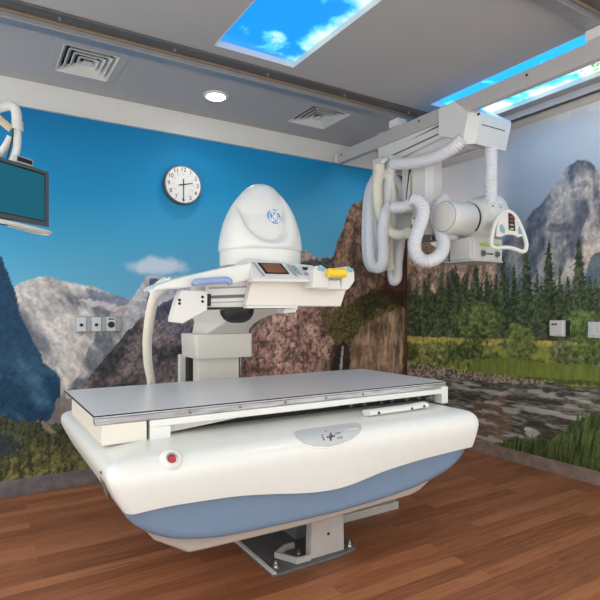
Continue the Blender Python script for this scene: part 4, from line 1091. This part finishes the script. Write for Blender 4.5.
for a0, a1, b0, b1 in ((0, MW, 0, bw*1.2), (0, MW, MH-bw*.8, MH), (0, bw, bw*1.2, MH-bw*.8), (MW-bw, MW, bw*1.2, MH-bw*.8)):
    fz.hexa([mq(a0, b0, -.012), mq(a1, b0, -.012), mq(a1, b0, .004), mq(a0, b0, .004), mq(a0, b1, -.012), mq(a1, b1, -.012), mq(a1, b1, .004), mq(a0, b1, .004)])
fz.build('bezel', 'bezel', MT, bevel=.002)
mbox(bw-.004, MW-bw+.004, bw*1.2-.004, MH-bw*.8+.004, -.009, -.002).build('screen_border', 'black', MT)
mbox(bw+.008, MW-bw-.006, bw*1.2+.006, MH-bw*.8-.008, -.003, -.0005).build('screen', 'screen', MT)
# grip tray below
gt = MB(); gt.tube([mq(.16, -.016, -.02), mq(.30, -.022, .03), mq(.45, -.032, .045), mq(.585, -.04, .04), mq(.612, -.04, .0), mq(.58, -.038, -.03), mq(.45, -.03, -.03), mq(.36, -.024, -.02)], .013, 10, 8)
gt.build('grip_rail', 'white', MT)
mbox(.30, .36, -.03, .002, -.03, 0).build('grip_mount', 'dark', MT)
# small sensor bar on top
sb = mbox(MW-.235, MW-.12, MH+.001, MH+.04, -.02, .008).build('sensor_bar', 'panel_grey', MT, bevel=.003)
mbox(MW-.228, MW-.127, MH+.008, MH+.033, .008, .0095).build('sensor_window', 'black', sb)
# arm coming down from a ceiling post out to the left
def ml(lst): return [CAM+ray(a, b)*d for a, b, d in lst]
MB().tube(ml([(10.5, 166, 3.02), (14, 158, 3.02), (17, 147, 3.02), (17.5, 135, 3.02), (17, 122, 3.02)]), .021, 14, 8).build('lower_arm', 'white', MT)
MB().tube(ml([(17.8, 131, 3.02), (17.3, 121.5, 3.02)]), .030, 16, 6).build('arm_collar', 'trim', MT)
MB().tube(ml([(17, 122, 3.02), (16, 112, 3.02), (12, 106, 3.01), (2, 107, 2.98), (-14, 112, 2.92), (-34, 118, 2.86)]), .027, 14, 8).build('upper_arm', 'white', MT)
MB().tube(ml([(11, 129, 3.0), (5, 124, 2.98), (-4, 116, 2.95)]), .022, 12, 6, flat=.5).build('arm_cover', 'tan', MT)
MB().tube(ml([(11, 137, 3.04), (6, 146, 3.04), (0, 154, 3.04), (-8, 158, 3.0)]), .03, 12, 6, flat=.7).build('spring_arm', 'trim', MT)
MB().tube(ml([(13, 128, 2.98), (12.5, 138, 2.99), (9.5, 150, 2.99), (7, 160, 3.0)]), .005, 8, 6).build('cable', 'print_black', MT)
e = CAM+ray(-34, 118)*2.86
MB().cyl(e+Vector((0, 0, -.08)), Vector((e.x, e.y, ZC)), .04, seg=20).build('ceiling_post', 'white', MT)
mbox(.30, .42, .13, .23, -.09, -.045).build('back_mount', 'trim', MT, bevel=.004)
MB().tube([mq(.36, .20, -.085), mq(.38, .30, -.09), mq(.42, MH+.03, -.05), CAM+ray(10.5, 166)*3.02], .02, 12, 8).build('mount_neck', 'trim', MT)

# ------------------------------------------------------------------ WALL THINGS
cc_ = Vector((1.443, YW, 2.329)); CR = .159
CK = thing('wall_clock', (cc_.x, YW, cc_.z), 'round wall clock with white face and dark case on the blue wall', 'clock')
MB().lathe((cc_.x, YW-.001, cc_.z), (cc_.x, YW-.062, cc_.z), [(0, CR*.99), (.8, CR*1.0), (.95, CR*.985), (1, CR*.95), (1, CR*.925), (.9, CR*.915)], 64).build('case', 'clock_case', CK, angle=50)
MB().lathe((cc_.x, YW-.052, cc_.z), (cc_.x, YW-.0585, cc_.z), [(0, CR*.92), (1, CR*.92)], 64).build('face', 'clock_face', CK)
MB().lathe((cc_.x, YW-.059, cc_.z), (cc_.x, YW-.0635, cc_.z), [(0, CR*.955), (1, CR*.965), (1, CR*.94), (0, CR*.93)], 64, cap=False).build('rim', 'steel', CK)
nm = MB()
for h in range(1, 13):
    a = R(90-30*h); rr_ = CR*.76
    mtx = Matrix.Translation((cc_.x+math.cos(a)*rr_, YW-.0595, cc_.z+math.sin(a)*rr_)) @ Matrix.Rotation(R(90), 4, 'X')
    text_into(nm, str(h), .047, mtx, .0006)
nm.build('numerals', 'print_black', CK, smooth=False)
mn_ = MB(); 
for k in range(12):
    a = R(90-30*k); rr_ = CR*.53
    mtx = Matrix.Translation((cc_.x+math.cos(a)*rr_, YW-.0592, cc_.z+math.sin(a)*rr_)) @ Matrix.Rotation(R(90), 4, 'X')
    text_into(mn_, '%02d' % (12+k if k else 24), .014, mtx, .0004)
mn_.build('inner_numerals', 'orange', CK, smooth=False)
def hand(ang, l, tail, w, name, y):
    a = R(ang); d = Vector((math.sin(a), 0, math.cos(a))); s = Vector((d.z, 0, -d.x)); c = Vector((cc_.x, y, cc_.z))
    q = [c-d*tail-s*w, c-d*tail+s*w, c+d*l+s*w*.6, c+d*l-s*w*.6]
    MB().loft([q, [p+Vector((0, -.0015, 0)) for p in q]]).build(name, 'print_black', CK)
hand(180, CR*.84, CR*.28, .0042, 'minute_hand', YW-.0635); hand(76, CR*.5, CR*.25, .005, 'hour_hand', YW-.061)
MB().cyl((cc_.x, YW-.059, cc_.z), (cc_.x, YW-.067, cc_.z), .007, seg=16).build('hand_hub', 'print_black', CK)

oa, ob = atY(75.5, 317, YW), atY(120.5, 331, YW)
OZ = (oa.z+ob.z)/2; OH = .058
OP = thing('outlet_panel', ((oa.x+ob.x)/2, YW, OZ), 'steel outlet strip with three plates on the pale mountain mural', 'outlet')
B(oa.x, ob.x, YW-.022, YW, OZ-OH, OZ+OH).build('backplate', 'plate_grey', OP, bevel=.003)
for k, pxx in enumerate((81.2, 96.2, 111)):
    c = atY(pxx, 324, YW-.022)
    pl = B(c.x-.033, c.x+.033, YW-.029, YW-.0222, OZ-OH+.006, OZ+OH-.006).build('faceplate', 'plate', OP, bevel=.002)
    MB().cyl((c.x, YW-.029, OZ-.004), (c.x, YW-.036, OZ-.004), .012 if k < 2 else .024, seg=20).build('socket', 'print_black', pl)
    if k == 2: B(c.x-.022, c.x+.022, YW-.031, YW-.0292, OZ+.034, OZ+.044).build('socket_label', 'print_black', pl)
    c2 = atY(pxx+7.6, 324, YW-.022)
    B(c2.x-.016, c2.x+.016, YW-.026, YW-.0222, OZ-OH+.01, OZ+OH-.01).build('spacer_plate', 'plate_grey', OP, bevel=.001)

sa, sb_ = atX(549, 320, XW-.06), atX(563, 337, XW-.06)
SD = thing('wall_dispenser', (XW, (sa.y+sb_.y)/2, sb_.z), 'small white wall box with dark lettering on the forest mural', 'dispenser')
z0, z1 = sb_.z, sa.z
B(XW-.012, XW, sb_.y-.02, sa.y-.01, z0+.01, z1-.005).build('shade_plate', 'black', SD)  # black plate offset to one side as the box's shadow on the wall
MB().loft([[(XW-.012, y, z) for y, z in ((sb_.y+.004, z0), (sa.y, z0), (sa.y, z1), (sb_.y+.004, z1))], [(XW-.06, y, z) for y, z in ((sb_.y, z0+.003), (sa.y, z0+.003), (sa.y, z1-.003), (sb_.y, z1-.003))]]).build('housing', 'trim', SD, bevel=.008)
for k in range(3):
    y = sa.y-.022-k*.016
    B(XW-.0612, XW-.0595, y-.012, y, z1-.04, z1-.026).build('lettering', 'print_black', SD)
B(XW-.0612, XW-.0595, sb_.y+.015, sb_.y+.05, z0+.012, z0+.016).build('lettering', 'print_grey', SD)

wa = atX(588.5, 322, XW); wb_ = atX(600, 338, XW)
SP = thing('switch_plate', (XW, wa.y-.065, wb_.z), 'white double switch plate at the right edge on the forest mural', 'switch')
B(XW-.009, XW, wa.y-.13, wa.y, wb_.z, wa.z+.002).build('plate', 'plate', SP, bevel=.003)
for k in range(2):
    y = wa.y-.022-k*.055
    B(XW-.014, XW-.0092, y-.034, y, wb_.z+.022, wa.z-.02).build('rocker', 'trim', SP, bevel=.002)
    B(XW-.0105, XW-.0092, y-.030, y-.004, wb_.z+.012, wb_.z+.016).build('rocker_label', 'print_grey', SP)

# ------------------------------------------------------------------ CAMERA, WORLD, VIEW
cam = bpy.data.cameras.new('camera'); co = bpy.data.objects.new('camera', cam); COL.objects.link(co)
co.location = CAM; co.rotation_euler = (R(90), 0, -YAW)
cam.sensor_width = 36; cam.lens = 36*F/600; cam.shift_y = (HY-300)/600; cam.clip_start = .05
SC.camera = co
w = bpy.data.worlds.new('world'); SC.world = w; w.use_nodes = True
w.node_tree.nodes['Background'].inputs[0].default_value = (1.0, .997, .98, 1)
w.node_tree.nodes['Background'].inputs[1].default_value = 2.3
SC.view_settings.view_transform = 'Standard'; SC.view_settings.look = 'None'
SC.view_settings.gamma = 1; SC.view_settings.use_curve_mapping = False
SC.view_settings.exposure = -0.24
